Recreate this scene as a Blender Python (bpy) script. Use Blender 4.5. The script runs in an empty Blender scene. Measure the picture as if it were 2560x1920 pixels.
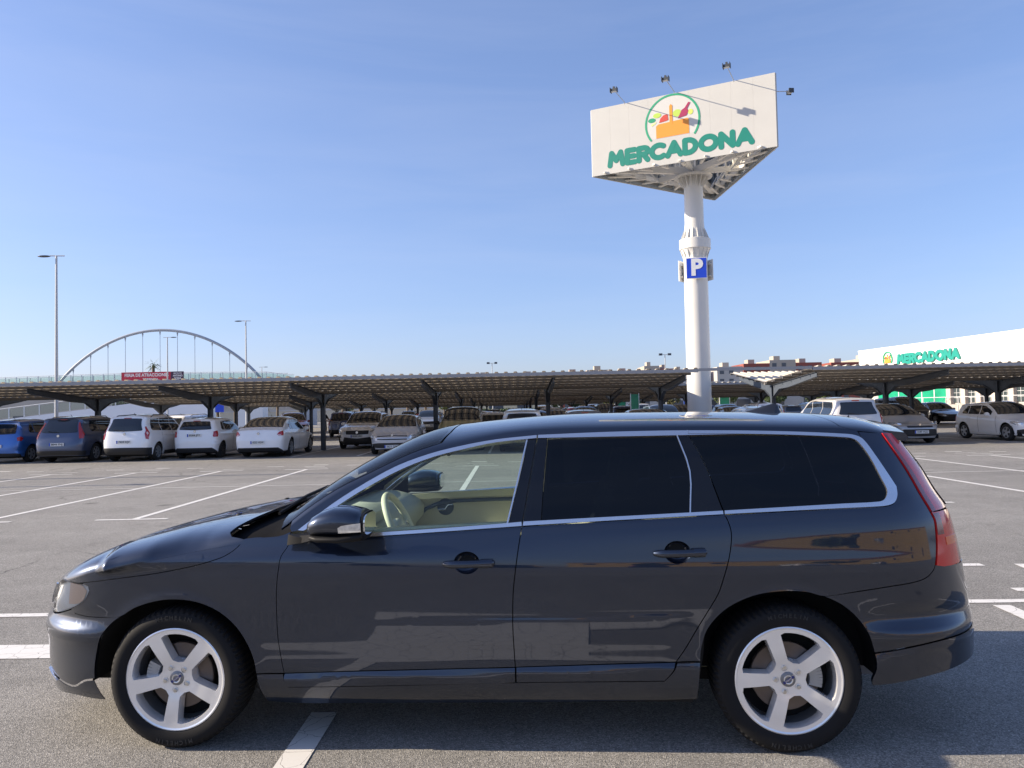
import bpy, bmesh, math, random
import numpy as np
from mathutils import Vector, Matrix
R_ = math.radians
random.seed(7)
SC = bpy.context.scene
COL = SC.collection

# ------------------------------------------------------------------ camera, sky, sun, exposure
EYE = 1.553
cam_d = bpy.data.cameras.new('camera'); cam = bpy.data.objects.new('camera', cam_d); COL.objects.link(cam)
cam_d.sensor_fit = 'HORIZONTAL'; cam_d.sensor_width = 36.0; cam_d.lens = 27.03
cam_d.clip_start = 0.05; cam_d.clip_end = 3000
_p, _r = R_(1.93), R_(1.2)
_F = Vector((0, math.cos(_p), math.sin(_p))); _R0 = Vector((1, 0, 0)); _U0 = _R0.cross(_F)
_R = _R0 * math.cos(_r) - _U0 * math.sin(_r); _U = _U0 * math.cos(_r) + _R0 * math.sin(_r)
cam.matrix_world = Matrix(((_R.x, _U.x, -_F.x, 0), (_R.y, _U.y, -_F.y, 0), (_R.z, _U.z, -_F.z, EYE), (0, 0, 0, 1)))
SC.camera = cam

SUN_EL = R_(24.0)
SUN_TRAVEL = Vector((1.0, -0.015, 0)).normalized()           # light travels to the right along the row
wd = bpy.data.worlds.new('World'); SC.world = wd; wd.use_nodes = True
_n = wd.node_tree.nodes; _l = wd.node_tree.links
_bg = _n['Background']; _sky = _n.new('ShaderNodeTexSky'); _sky.sky_type = 'NISHITA'; _sky.sun_disc = False
_sky.sun_elevation = SUN_EL
_to_sun = -SUN_TRAVEL
_sky.sun_rotation = math.atan2(_to_sun.x, _to_sun.y)          # clockwise from +Y
_sky.altitude = 0; _sky.air_density = 1.0; _sky.dust_density = 1.0; _sky.ozone_density = 6.0
# thin high cirrus streaks low over the horizon
_tc = _n.new('ShaderNodeTexCoord'); _mp = _n.new('ShaderNodeMapping'); _mp.inputs['Scale'].default_value = (1.2, 1.2, 9.0)
_mp.inputs['Rotation'].default_value = (0.06, 0.05, 0)
_ns = _n.new('ShaderNodeTexNoise'); _ns.inputs['Scale'].default_value = 1.6; _ns.inputs['Detail'].default_value = 5
_ns.inputs['Roughness'].default_value = 0.6; _ns.inputs['Distortion'].default_value = 0.4
_rm = _n.new('ShaderNodeMapRange'); _rm.inputs[1].default_value = 0.42; _rm.inputs[2].default_value = 0.78
_rm.inputs[3].default_value = 0.0; _rm.inputs[4].default_value = 0.10
_hs = _n.new('ShaderNodeMix'); _hs.data_type = 'RGBA'; _hs.inputs['B'].default_value = (4.2, 4.4, 5.2, 1)
_l.new(_tc.outputs['Generated'], _mp.inputs[0]); _l.new(_mp.outputs[0], _ns.inputs['Vector'])
_l.new(_ns.outputs['Fac'], _rm.inputs[0]); _l.new(_rm.outputs[0], _hs.inputs['Factor'])
# the hazy afternoon air evens the sky out: softer gradient, whiter-violet balance everywhere
_gm = _n.new('ShaderNodeGamma'); _gm.inputs[1].default_value = 0.72
_wb = _n.new('ShaderNodeVectorMath'); _wb.operation = 'MULTIPLY'; _wb.inputs[1].default_value = (1.52, 1.43, 1.64)
_l.new(_sky.outputs[0], _gm.inputs[0]); _l.new(_gm.outputs[0], _wb.inputs[0]); _l.new(_wb.outputs[0], _hs.inputs['A']); _l.new(_hs.outputs['Result'], _bg.inputs[0])
_bg.inputs[1].default_value = 0.108
sun_d = bpy.data.lights.new('sun', 'SUN'); sun = bpy.data.objects.new('sun', sun_d); COL.objects.link(sun)
sun_d.energy = 5.0; sun_d.angle = R_(0.53); sun_d.color = (1.0, 0.86, 0.67)
_dir = SUN_TRAVEL * math.cos(SUN_EL) - Vector((0, 0, math.sin(SUN_EL)))
sun.rotation_euler = _dir.to_track_quat('-Z', 'Y').to_euler(); sun.location = (-30, 0, 25)
SC.view_settings.view_transform = 'Standard'; SC.view_settings.look = 'None'
SC.view_settings.gamma = 1.0; SC.view_settings.exposure = 0.85
SC.render.engine = 'CYCLES'
try:
    SC.cycles.max_bounces = 8; SC.cycles.transparent_max_bounces = 12; SC.cycles.sample_clamp_indirect = 6
except Exception: pass

# ------------------------------------------------------------------ materials
MATS = {}
def mat(name, col=(.5, .5, .5), rough=.5, metal=0., coat=0., spec=.5, noise=None, bump=None, trans=0., coat_rough=.03):
    """procedural principled material; noise=(scale, amount) varies the colour, bump=(scale, strength)"""
    if name in MATS: return MATS[name]
    m = bpy.data.materials.new(name); m.use_nodes = True; nt = m.node_tree; b = nt.nodes['Principled BSDF']
    b.inputs['Base Color'].default_value = (*col, 1); b.inputs['Roughness'].default_value = rough
    b.inputs['Metallic'].default_value = metal; b.inputs['Coat Weight'].default_value = coat
    b.inputs['Coat Roughness'].default_value = coat_rough
    b.inputs['Specular IOR Level'].default_value = spec; b.inputs['Transmission Weight'].default_value = trans
    tc = nt.nodes.new('ShaderNodeTexCoord')
    if noise:
        n = nt.nodes.new('ShaderNodeTexNoise'); n.inputs['Scale'].default_value = noise[0]; n.inputs['Detail'].default_value = 6
        nt.links.new(tc.outputs['Object'], n.inputs['Vector'])
        mx = nt.nodes.new('ShaderNodeMix'); mx.data_type = 'RGBA'; a = noise[1]
        mx.inputs['A'].default_value = (*[max(0, c * (1 - a)) for c in col], 1)
        mx.inputs['B'].default_value = (*[min(1, c * (1 + a)) for c in col], 1)
        nt.links.new(n.outputs['Fac'], mx.inputs['Factor']); nt.links.new(mx.outputs['Result'], b.inputs['Base Color'])
    if bump:
        n2 = nt.nodes.new('ShaderNodeTexNoise'); n2.inputs['Scale'].default_value = bump[0]; n2.inputs['Detail'].default_value = 4
        nt.links.new(tc.outputs['Object'], n2.inputs['Vector'])
        bp = nt.nodes.new('ShaderNodeBump'); bp.inputs['Strength'].default_value = bump[1]; bp.inputs['Distance'].default_value = .01
        nt.links.new(n2.outputs['Fac'], bp.inputs['Height']); nt.links.new(bp.outputs[0], b.inputs['Normal'])
    MATS[name] = m; return m

def glass(name, tint, alpha, rough=.0, ior=1.5):
    """window glass: a share of the light passes straight through tinted, the rest mirrors by fresnel"""
    if name in MATS: return MATS[name]
    m = bpy.data.materials.new(name); m.use_nodes = True; nt = m.node_tree; nt.nodes.clear()
    o = nt.nodes.new('ShaderNodeOutputMaterial'); tr = nt.nodes.new('ShaderNodeBsdfTransparent'); gl = nt.nodes.new('ShaderNodeBsdfGlossy')
    df = nt.nodes.new('ShaderNodeBsdfDiffuse'); fr = nt.nodes.new('ShaderNodeFresnel'); m1 = nt.nodes.new('ShaderNodeMixShader'); m2 = nt.nodes.new('ShaderNodeMixShader')
    tr.inputs[0].default_value = (*tint, 1); gl.inputs['Roughness'].default_value = rough; fr.inputs[0].default_value = ior
    df.inputs[0].default_value = (*[c * .12 for c in tint], 1)
    m1.inputs[0].default_value = alpha
    nt.links.new(df.outputs[0], m1.inputs[1]); nt.links.new(tr.outputs[0], m1.inputs[2])
    nt.links.new(fr.outputs[0], m2.inputs[0]); nt.links.new(m1.outputs[0], m2.inputs[1]); nt.links.new(gl.outputs[0], m2.inputs[2])
    nt.links.new(m2.outputs[0], o.inputs[0]); MATS[name] = m; return m

def asphalt_mat():
    m = bpy.data.materials.new('asphalt'); m.use_nodes = True; nt = m.node_tree; b = nt.nodes['Principled BSDF']; N = nt.nodes.new; L = nt.links.new
    tc = N('ShaderNodeTexCoord')
    def noise(s, d=4, r=.6):
        n = N('ShaderNodeTexNoise'); n.inputs['Scale'].default_value = s; n.inputs['Detail'].default_value = d; n.inputs['Roughness'].default_value = r
        L(tc.outputs['Object'], n.inputs['Vector']); return n
    vo = N('ShaderNodeTexVoronoi'); vo.inputs['Scale'].default_value = 165; L(tc.outputs['Object'], vo.inputs['Vector'])
    rp = N('ShaderNodeValToRGB'); rp.color_ramp.elements[0].position = .0; rp.color_ramp.elements[0].color = (.13, .125, .115, 1)
    rp.color_ramp.elements[1].position = 1.0; rp.color_ramp.elements[1].color = (.44, .42, .385, 1)
    e = rp.color_ramp.elements.new(.45); e.color = (.245, .234, .215, 1); e = rp.color_ramp.elements.new(.8); e.color = (.305, .291, .267, 1)
    sep = N('ShaderNodeSeparateColor'); L(vo.outputs['Color'], sep.inputs[0]); L(sep.outputs[0], rp.inputs[0])
    big = noise(.22, 5); mid = noise(2.2, 6, .7)
    mr = N('ShaderNodeMapRange'); mr.inputs[1].default_value = .3; mr.inputs[2].default_value = .7; mr.inputs[3].default_value = .86; mr.inputs[4].default_value = 1.12; L(big.outputs[0], mr.inputs[0])
    mr2 = N('ShaderNodeMapRange'); mr2.inputs[1].default_value = .3; mr2.inputs[2].default_value = .7; mr2.inputs[3].default_value = .88; mr2.inputs[4].default_value = 1.10; L(mid.outputs[0], mr2.inputs[0])
    mm = N('ShaderNodeMath'); mm.operation = 'MULTIPLY'; L(mr.outputs[0], mm.inputs[0]); L(mr2.outputs[0], mm.inputs[1])
    # faint tyre-polished streaks along the driving lane
    mp = N('ShaderNodeMapping'); mp.inputs['Scale'].default_value = (.05, .9, 1); L(tc.outputs['Object'], mp.inputs[0])
    st = N('ShaderNodeTexNoise'); st.inputs['Scale'].default_value = 1.0; st.inputs['Detail'].default_value = 3; L(mp.outputs[0], st.inputs['Vector'])
    mr3 = N('ShaderNodeMapRange'); mr3.inputs[1].default_value = .35; mr3.inputs[2].default_value = .6; mr3.inputs[3].default_value = .92; mr3.inputs[4].default_value = 1.0; L(st.outputs[0], mr3.inputs[0])
    mm2 = N('ShaderNodeMath'); mm2.operation = 'MULTIPLY'; L(mm.outputs[0], mm2.inputs[0]); L(mr3.outputs[0], mm2.inputs[1])
    vm = N('ShaderNodeVectorMath'); vm.operation = 'SCALE'; L(rp.outputs[0], vm.inputs[0]); L(mm2.outputs[0], vm.inputs['Scale'])
    # oil spots
    sp = N('ShaderNodeTexVoronoi'); sp.inputs['Scale'].default_value = .55; L(tc.outputs['Object'], sp.inputs['Vector'])
    ms = N('ShaderNodeMapRange'); ms.inputs[1].default_value = .03; ms.inputs[2].default_value = .10; ms.inputs[3].default_value = .5; ms.inputs[4].default_value = 1.0; L(sp.outputs['Distance'], ms.inputs[0])
    vm2 = N('ShaderNodeVectorMath'); vm2.operation = 'SCALE'; L(vm.outputs[0], vm2.inputs[0]); L(ms.outputs[0], vm2.inputs['Scale'])
    # broad drip stains and polished patches
    so = noise(1.3, 6, .7); sr = N('ShaderNodeMapRange'); sr.inputs[1].default_value = .60; sr.inputs[2].default_value = .72; sr.inputs[3].default_value = 1.0; sr.inputs[4].default_value = .72; L(so.outputs[0], sr.inputs[0])
    vs_ = N('ShaderNodeVectorMath'); vs_.operation = 'SCALE'; L(vm2.outputs[0], vs_.inputs[0]); L(sr.outputs[0], vs_.inputs['Scale']); vm2 = vs_
    # hairline cracks in patches
    cw = N('ShaderNodeTexVoronoi'); cw.feature = 'DISTANCE_TO_EDGE'; cw.inputs['Scale'].default_value = .42
    cd = N('ShaderNodeMix'); cd.data_type = 'VECTOR'; cd.inputs['Factor'].default_value = .35; L(tc.outputs['Object'], cd.inputs['A']); cn_ = noise(.9, 7, .75); L(cn_.outputs['Color'], cd.inputs['B']); L(cd.outputs['Result'], cw.inputs['Vector'])
    cm = N('ShaderNodeMapRange'); cm.inputs[1].default_value = .0015; cm.inputs[2].default_value = .005; cm.inputs[3].default_value = .45; cm.inputs[4].default_value = 1; L(cw.outputs['Distance'], cm.inputs[0])
    ck = noise(.13, 2); cs_ = N('ShaderNodeMapRange'); cs_.inputs[1].default_value = .5; cs_.inputs[2].default_value = .56; L(ck.outputs[0], cs_.inputs[0])
    cx = N('ShaderNodeMix'); cx.inputs['A'].default_value = 1.0; L(cs_.outputs[0], cx.inputs['Factor']); L(cm.outputs[0], cx.inputs['B'])
    vm3 = N('ShaderNodeVectorMath'); vm3.operation = 'SCALE'; L(vm2.outputs[0], vm3.inputs[0]); L(cx.outputs['Result'], vm3.inputs['Scale']); vm2 = vm3
    L(vm2.outputs[0], b.inputs['Base Color']); b.inputs['Roughness'].default_value = .85; b.inputs['Specular IOR Level'].default_value = .35
    bp = N('ShaderNodeBump'); bp.inputs['Strength'].default_value = .55; bp.inputs['Distance'].default_value = .005
    L(vo.outputs['Distance'], bp.inputs['Height']); L(bp.outputs[0], b.inputs['Normal'])
    return m
def line_mat():
    """road paint: cracked and worn through to the asphalt"""
    m = bpy.data.materials.new('road_paint'); m.use_nodes = True; nt = m.node_tree; b = nt.nodes['Principled BSDF']; N = nt.nodes.new; L = nt.links.new
    tc = N('ShaderNodeTexCoord')
    n0 = N('ShaderNodeTexNoise'); n0.inputs['Scale'].default_value = 5; n0.inputs['Detail'].default_value = 5; L(tc.outputs['Object'], n0.inputs['Vector'])
    av = N('ShaderNodeMix'); av.data_type = 'VECTOR'; av.inputs['Factor'].default_value = .12; L(tc.outputs['Object'], av.inputs['A']); L(n0.outputs['Color'], av.inputs['B'])
    vo = N('ShaderNodeTexVoronoi'); vo.feature = 'DISTANCE_TO_EDGE'; vo.inputs['Scale'].default_value = 9; L(av.outputs['Result'], vo.inputs['Vector'])
    cr = N('ShaderNodeMapRange'); cr.inputs[1].default_value = .004; cr.inputs[2].default_value = .016; L(vo.outputs['Distance'], cr.inputs[0])
    w = N('ShaderNodeTexNoise'); w.inputs['Scale'].default_value = 38; w.inputs['Detail'].default_value = 5; w.inputs['Roughness'].default_value = .75; L(tc.outputs['Object'], w.inputs['Vector'])
    wr = N('ShaderNodeMapRange'); wr.inputs[1].default_value = .22; wr.inputs[2].default_value = .36; L(w.outputs[0], wr.inputs[0])
    mu = N('ShaderNodeMath'); mu.operation = 'MULTIPLY'; L(cr.outputs[0], mu.inputs[0]); L(wr.outputs[0], mu.inputs[1])
    mx = N('ShaderNodeMix'); mx.data_type = 'RGBA'; mx.inputs['A'].default_value = (.23, .22, .20, 1); mx.inputs['B'].default_value = (.70, .68, .64, 1)
    L(mu.outputs[0], mx.inputs['Factor']); L(mx.outputs['Result'], b.inputs['Base Color']); b.inputs['Roughness'].default_value = .7
    return m
def car_paint(name, col, metal=0., rough=.35):
    if name in MATS: return MATS[name]
    m = mat(name, col, rough, metal, coat=1.0, spec=.5, noise=(3.0, .04)); return m

# ------------------------------------------------------------------ mesh helpers
class MB:
    def __init__(s): s.v = []; s.f = []
    def add(s, v, f):
        o = len(s.v); s.v += [tuple(map(float, p)) for p in v]; s.f += [tuple(i + o for i in q) for q in f]; return s
    def box(s, x0, x1, y0, y1, z0, z1):
        return s.add([(x0, y0, z0), (x1, y0, z0), (x1, y1, z0), (x0, y1, z0), (x0, y0, z1), (x1, y0, z1), (x1, y1, z1), (x0, y1, z1)],
                     [(0, 3, 2, 1), (4, 5, 6, 7), (0, 1, 5, 4), (1, 2, 6, 5), (2, 3, 7, 6), (3, 0, 4, 7)])
    def beam(s, a, b, w, h, w2=None, h2=None, up=(0, 0, 1)):
        """box section from a to b, w wide and h deep, may taper"""
        a = Vector(a); b = Vector(b); d = (b - a).normalized(); u = Vector(up); r = d.cross(u)
        if r.length < 1e-4: r = d.cross(Vector((0, 1, 0)))
        r.normalize(); u = r.cross(d); w2 = w if w2 is None else w2; h2 = h if h2 is None else h2; V = []
        for p, ww, hh in ((a, w, h), (b, w2, h2)):
            for sx, sz in ((-1, -1), (1, -1), (1, 1), (-1, 1)): V.append(p + r * (sx * ww / 2) + u * (sz * hh / 2))
        return s.add(V, [(0, 3, 2, 1), (4, 5, 6, 7), (0, 1, 5, 4), (1, 2, 6, 5), (2, 3, 7, 6), (3, 0, 4, 7)])
    def tube(s, path, rad, n=8, cap=True):
        pts = [Vector(p) for p in path]; rr = rad if hasattr(rad, '__len__') else [rad] * len(pts); V = []; Fc = []; pr = None
        for i, p in enumerate(pts):
            d = (pts[min(i + 1, len(pts) - 1)] - pts[max(i - 1, 0)]).normalized()
            if pr is None: pr = d.orthogonal().normalized()
            pr = (pr - d * pr.dot(d)).normalized(); q = d.cross(pr)
            for k in range(n): t = 2 * math.pi * k / n; V.append(p + (pr * math.cos(t) + q * math.sin(t)) * rr[i])
        for i in range(len(pts) - 1):
            for k in range(n): Fc.append((i * n + k, i * n + (k + 1) % n, (i + 1) * n + (k + 1) % n, (i + 1) * n + k))
        if cap: Fc.append(tuple(range(n))[::-1]); Fc.append(tuple((len(pts) - 1) * n + k for k in range(n)))
        return s.add(V, Fc)
    def lathe(s, prof, n=24, axis='z', c=(0, 0, 0), close=False):
        """prof: (radius, height) pairs turned about an axis"""
        V = []; Fc = []; m = len(prof)
        for r, h in prof:
            for k in range(n):
                t = 2 * math.pi * k / n; a, b = r * math.cos(t), r * math.sin(t)
                p = (a, b, h) if axis == 'z' else (a, h, b) if axis == 'y' else (h, a, b)
                V.append((p[0] + c[0], p[1] + c[1], p[2] + c[2]))
        rng = range(m) if close else range(m - 1)
        for i in rng:
            j = (i + 1) % m
            for k in range(n): Fc.append((i * n + k, i * n + (k + 1) % n, j * n + (k + 1) % n, j * n + k))
        return s.add(V, Fc)
    def prism(s, poly, a, b, plane='xy'):
        """closed outline extruded between a and b along the third axis"""
        n = len(poly); V = []
        for h in (a, b):
            for x, y in poly: V.append((x, y, h) if plane == 'xy' else (x, h, y) if plane == 'xz' else (h, x, y))
        return s.add(V, [tuple(range(n))[::-1], tuple(range(n, 2 * n))] + [(i, (i + 1) % n, n + (i + 1) % n, n + i) for i in range(n)])
    def ball(s, c, r, n=12, m=8, sc=(1, 1, 1)):
        V = []; Fc = []
        for i in range(m + 1):
            ph = math.pi * i / m
            for k in range(n):
                t = 2 * math.pi * k / n
                V.append((c[0] + r * sc[0] * math.sin(ph) * math.cos(t), c[1] + r * sc[1] * math.sin(ph) * math.sin(t), c[2] + r * sc[2] * math.cos(ph)))
        for i in range(m):
            for k in range(n): Fc.append((i * n + k, (i + 1) * n + k, (i + 1) * n + (k + 1) % n, i * n + (k + 1) % n))
        return s.add(V, Fc)
    def xf(s, M):
        s.v = [tuple(M @ Vector(p)) for p in s.v]; return s
def mesh_from(name, mb, sharp=40, recalc=True):
    me = bpy.data.meshes.new(name); me.from_pydata(mb.v, [], mb.f); me.validate()
    if recalc:
        bm = bmesh.new(); bm.from_mesh(me); bmesh.ops.remove_doubles(bm, verts=bm.verts, dist=1e-6); bmesh.ops.recalc_face_normals(bm, faces=bm.faces); bm.to_mesh(me); bm.free()
    if sharp: me.shade_smooth(); me.set_sharp_from_angle(angle=R_(sharp))
    me.update(); return me
def obj(name, mb, m, parent=None, sharp=40, recalc=True):
    me = mb if isinstance(mb, bpy.types.Mesh) else mesh_from(name, mb, sharp, recalc)
    o = bpy.data.objects.new(name, me); COL.objects.link(o)
    if m is not None and not me.materials: me.materials.append(m)
    if parent is not None: o.parent = parent
    return o
def tag(o, label=None, cat=None, group=None, kind=None):
    if label: o['label'] = label
    if cat: o['category'] = cat
    if group: o['group'] = group
    if kind: o['kind'] = kind
    return o
def thing(name, label, cat, loc=(0, 0, 0), rz=0., group=None):
    o = bpy.data.objects.new(name, None); COL.objects.link(o); o.location = loc; o.rotation_euler = (0, 0, rz); o.empty_display_size = .3
    return tag(o, label, cat, group)
def copy_tree(o, parent=None):
    c = o.copy(); COL.objects.link(c); c.parent = parent
    for ch in o.children: copy_tree(ch, c)
    return c
_TX = {}
def text_mb(txt, size, depth=.004, bold=0., align='CENTER', spacing=1.0):
    """lettering as real mesh in the xy plane, facing +z"""
    key = (txt, size, depth, bold, align, spacing)
    if key in _TX: q = MB(); q.v = list(_TX[key][0]); q.f = list(_TX[key][1]); return q
    cu = bpy.data.curves.new('t', 'FONT'); cu.body = txt; cu.size = size; cu.extrude = depth / 2; cu.align_x = align; cu.align_y = 'CENTER'; cu.offset = bold; cu.resolution_u = 3; cu.space_character = spacing
    o = bpy.data.objects.new('t', cu); COL.objects.link(o); dg = bpy.context.evaluated_depsgraph_get(); dg.update()
    me = bpy.data.meshes.new_from_object(o.evaluated_get(dg)); mb = MB(); mb.add([tuple(v.co) for v in me.vertices], [tuple(p.vertices) for p in me.polygons])
    bpy.data.objects.remove(o); bpy.data.curves.remove(cu); bpy.data.meshes.remove(me); _TX[key] = (list(mb.v), list(mb.f)); return mb
FACE_CAM = Matrix.Rotation(math.pi / 2, 4, 'X')      # xy lettering turned to face -y
def crv(xs,ys):
    """smooth 1-D curve through points (cubic Hermite, limited slopes)"""
    xs=np.array(xs,float);ys=np.array(ys,float);d=np.diff(ys)/np.diff(xs);h=np.diff(xs)
    m=np.empty_like(ys);m[0]=d[0];m[-1]=d[-1]
    for i in range(1,len(xs)-1):
        m[i]=0 if d[i-1]*d[i]<=0 else (h[i]*d[i-1]+h[i-1]*d[i])/(h[i]+h[i-1])
    def f(x):
        x=np.asarray(x,float);xc=np.clip(x,xs[0],xs[-1])
        i=np.clip(np.searchsorted(xs,xc)-1,0,len(xs)-2)
        t=(xc-xs[i])/h[i];t2=t*t;t3=t2*t
        return (2*t3-3*t2+1)*ys[i]+(t3-2*t2+t)*h[i]*m[i]+(3*t2-2*t3)*ys[i+1]+(t3-t2)*h[i]*m[i+1]
    return f
def rowspline(Z,Y,z):
    """per-row smooth interpolation: Z,Y (N,K) knots, z (N,)"""
    h=np.diff(Z,axis=1);d=np.diff(Y,axis=1)/h
    m=np.empty_like(Y);m[:,0]=d[:,0];m[:,-1]=d[:,-1]
    m[:,1:-1]=(h[:,1:]*d[:,:-1]+h[:,:-1]*d[:,1:])/(h[:,1:]+h[:,:-1])
    zc=np.clip(z,Z[:,0],Z[:,-1]);K=Z.shape[1]
    i=np.clip((zc[:,None]>=Z).sum(1)-1,0,K-2);r=np.arange(len(z))
    hh=h[r,i];t=(zc-Z[r,i])/hh;t2=t*t;t3=t2*t
    return (2*t3-3*t2+1)*Y[r,i]+(t3-2*t2+t)*hh*m[r,i]+(3*t2-2*t3)*Y[r,i+1]+(t3-t2)*hh*m[r,i+1]
class CarSurf:
    """Car body as a swept plan outline. side(u,z): u = x along the flank, running round the
    corners to the middle of nose and tail; top(x,s): from the flank's upper edge to the centre line."""
    def __init__(s,belt,rows,plan,x1,x2,xf,xr,Lf,Lr,bf,br,ztop,zc,k=.6,q=.5,arches=(),extra=None,bow=([0,1],[0,0])):
        s.bow=crv(*bow)
        s.belt=crv(*belt);s.rows=rows;s.plan=crv(*plan);s.x1=x1;s.x2=x2;s.xf=crv(*xf);s.xr=crv(*xr)
        s.Lf=Lf;s.Lr=Lr;s.bf=bf if callable(bf) else (lambda z:bf+0*z);s.br=br if callable(br) else (lambda z:br+0*z)
        s.ztop=crv(*ztop);s.zc=crv(*zc);s.k=k if callable(k) else (lambda x:k+0*x);s.q=q if callable(q) else (lambda x:q+0*x);s.arches=arches;s.extra=extra
        s.u0=x1-Lf;s.u1=x2+Lr
    def W(s,x,z):
        x=np.atleast_1d(np.asarray(x,float));z=np.atleast_1d(np.asarray(z,float));x,z=np.broadcast_arrays(x,z)
        b=s.belt(x);Z=np.stack([(b if r[0]=='b' else 0*b)+r[1] for r in s.rows],1);Y=np.stack([r[2]+0*b for r in s.rows],1)
        y=rowspline(Z,Y,z)*s.plan(x)
        for cx,cz,r,a in s.arches:
            d=np.hypot(x-cx,z-cz);y=y+a*np.exp(-((d-r)/.035)**2)
        if s.extra is not None:y=y+s.extra(x,z)
        return y
    def side(s,u,z):
        u=np.atleast_1d(np.asarray(u,float));z=np.atleast_1d(np.asarray(z,float));u,z=np.broadcast_arrays(u,z)
        uc=np.clip(u,s.x1,s.x2);y=s.W(uc,z);X=u.copy();Y=y.copy()
        for sg,x0,xe,L,b in((-1,s.x1,s.xf(z),s.Lf,s.bf(z)),(1,s.x2,s.xr(z),s.Lr,s.br(z))):
            m=(u<x0) if sg<0 else (u>x0)
            if not m.any():continue
            t=np.clip(np.abs(u[m]-x0)/L,0,1);zz=z[m];w0=y[m]
            dw=(s.W(x0+0*zz,zz)-s.W(x0-sg*.02+0*zz,zz))/.02
            e=xe[m];a=np.minimum(L/3,np.abs(e-x0)*.95)
            p1x=x0+sg*a;p1y=w0+dw*a;p2y=b[m]*w0;B0=(1-t)**3;B1=3*t*(1-t)**2;B2=3*t*t*(1-t);B3=t**3
            X[m]=B0*x0+B1*p1x+(B2+B3)*e;Y[m]=B0*w0+B1*p1y+B2*p2y
        return np.stack([X,Y,z+0*X],1)
    def top(s,x,v):
        x=np.atleast_1d(np.asarray(x,float));v=np.atleast_1d(np.asarray(v,float));x,v=np.broadcast_arrays(x,v)
        zt=s.ztop(x);zc=s.zc(x)
        E=s.side(x,zt);E2=s.side(x,zt-.01);sl=(E[:,1]-E2[:,1])/.01
        ye=E[:,1];k=s.k(x);dz=(zc-zt)
        p1z=zt+k*dz;p1y=ye+np.clip(sl,-1.2,0)*k*dz
        p2y=s.q(x)*ye;t=v;slx=np.clip((E[:,0]-E2[:,0])/.01,-1.5,1.5)*k*dz;B0=(1-t)**3;B1=3*t*(1-t)**2;B2=3*t*t*(1-t);B3=t**3
        return np.stack([E[:,0]+slx*(B1+B2+B3),B0*ye+B1*p1y+B2*p2y,B0*zt+B1*p1z+(B2+B3)*zc],1)
    def nrm(s,f,a,b):
        e=.006;n=-np.cross(f(a+e,b)-f(a-e,b),f(a,b+e)-f(a,b-e));return n/np.maximum(np.linalg.norm(n,axis=1),1e-9)[:,None]
def ss(a,b,x):
    t=np.clip((x-a)/(b-a),0,1);return t*t*(3-2*t)

# ------------------------------------------------------------------ body panels cut from a car surface
def inset(poly,d):
    n=len(poly);P=[Vector(p) for p in poly];area=sum(P[i].x*P[(i+1)%n].y-P[(i+1)%n].x*P[i].y for i in range(n));sg=1 if area>0 else -1;out=[]
    for i in range(n):
        a=(P[i]-P[i-1]);b=(P[(i+1)%n]-P[i])
        if a.length<1e-6 or b.length<1e-6: out.append(tuple(P[i]));continue
        a.normalize();b.normalize();na=Vector((-a.y,a.x))*sg;nb=Vector((-b.y,b.x))*sg;m=na+nb
        if m.length<.2: out.append(tuple(P[i]+na*d));continue
        m.normalize();out.append(tuple(P[i]+m*d/max(.45,m.dot(na))))
    return out
def clip2d(poly,step,holes=()):
    bm=bmesh.new();E=[]
    for lp in [poly]+list(holes):
        vs=[bm.verts.new((p[0],p[1],0)) for p in lp]
        E+=[bm.edges.new((vs[i],vs[(i+1)%len(vs)])) for i in range(len(vs))]
    bmesh.ops.triangle_fill(bm,use_beauty=True,use_dissolve=False,edges=E,normal=(0,0,1))
    xs=[p[0] for p in poly];ys=[p[1] for p in poly]
    for ax,lo,hi in((1,min(ys),max(ys)),(0,min(xs),max(xs))):
        k=math.floor(lo/step)+1
        while k*step<hi-1e-5:
            co=[0,0,0];no=[0,0,0];co[ax]=k*step;no[ax]=1
            bmesh.ops.bisect_plane(bm,geom=bm.verts[:]+bm.edges[:]+bm.faces[:],dist=1e-6,plane_co=co,plane_no=no);k+=1
    bm.verts.index_update();uv=np.array([v.co[:2] for v in bm.verts]);fc=[[v.index for v in f.verts] for f in bm.faces if f.calc_area()>1e-9]
    bd=[(e.verts[0].index,e.verts[1].index) for e in bm.edges if len(e.link_faces)==1];bm.free();return uv,fc,bd
def soften(poly):
    n=len(poly);P=[Vector(p) for p in poly];soft=[]
    for i in range(n):
        a=P[i]-P[i-1];b=P[(i+1)%n]-P[i]
        soft.append(a.length>1e-6 and b.length>1e-6 and a.angle(b)<R_(38))
    out=[]
    for i in range(n):
        p0,p1,p2,p3=P[i-1],P[i],P[(i+1)%n],P[(i+2)%n];out.append(tuple(p1));L=(p2-p1).length
        if L<.012 or not(soft[i] or soft[(i+1)%n]) or L>.6: continue
        m1=(p2-p0)*(L/((p2-p1).length+(p1-p0).length)) if soft[i] else (p2-p1);m2=(p3-p1)*(L/((p3-p2).length+(p2-p1).length)) if soft[(i+1)%n] else (p2-p1)
        for t in ((1/3,2/3) if L<.2 else (.25,.5,.75)):
            t2=t*t;t3=t2*t;out.append(tuple(p1*(2*t3-3*t2+1)+m1*(t3-2*t2+t)+p2*(3*t2-2*t3)+m2*(t3-t2)))
    return out
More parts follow.
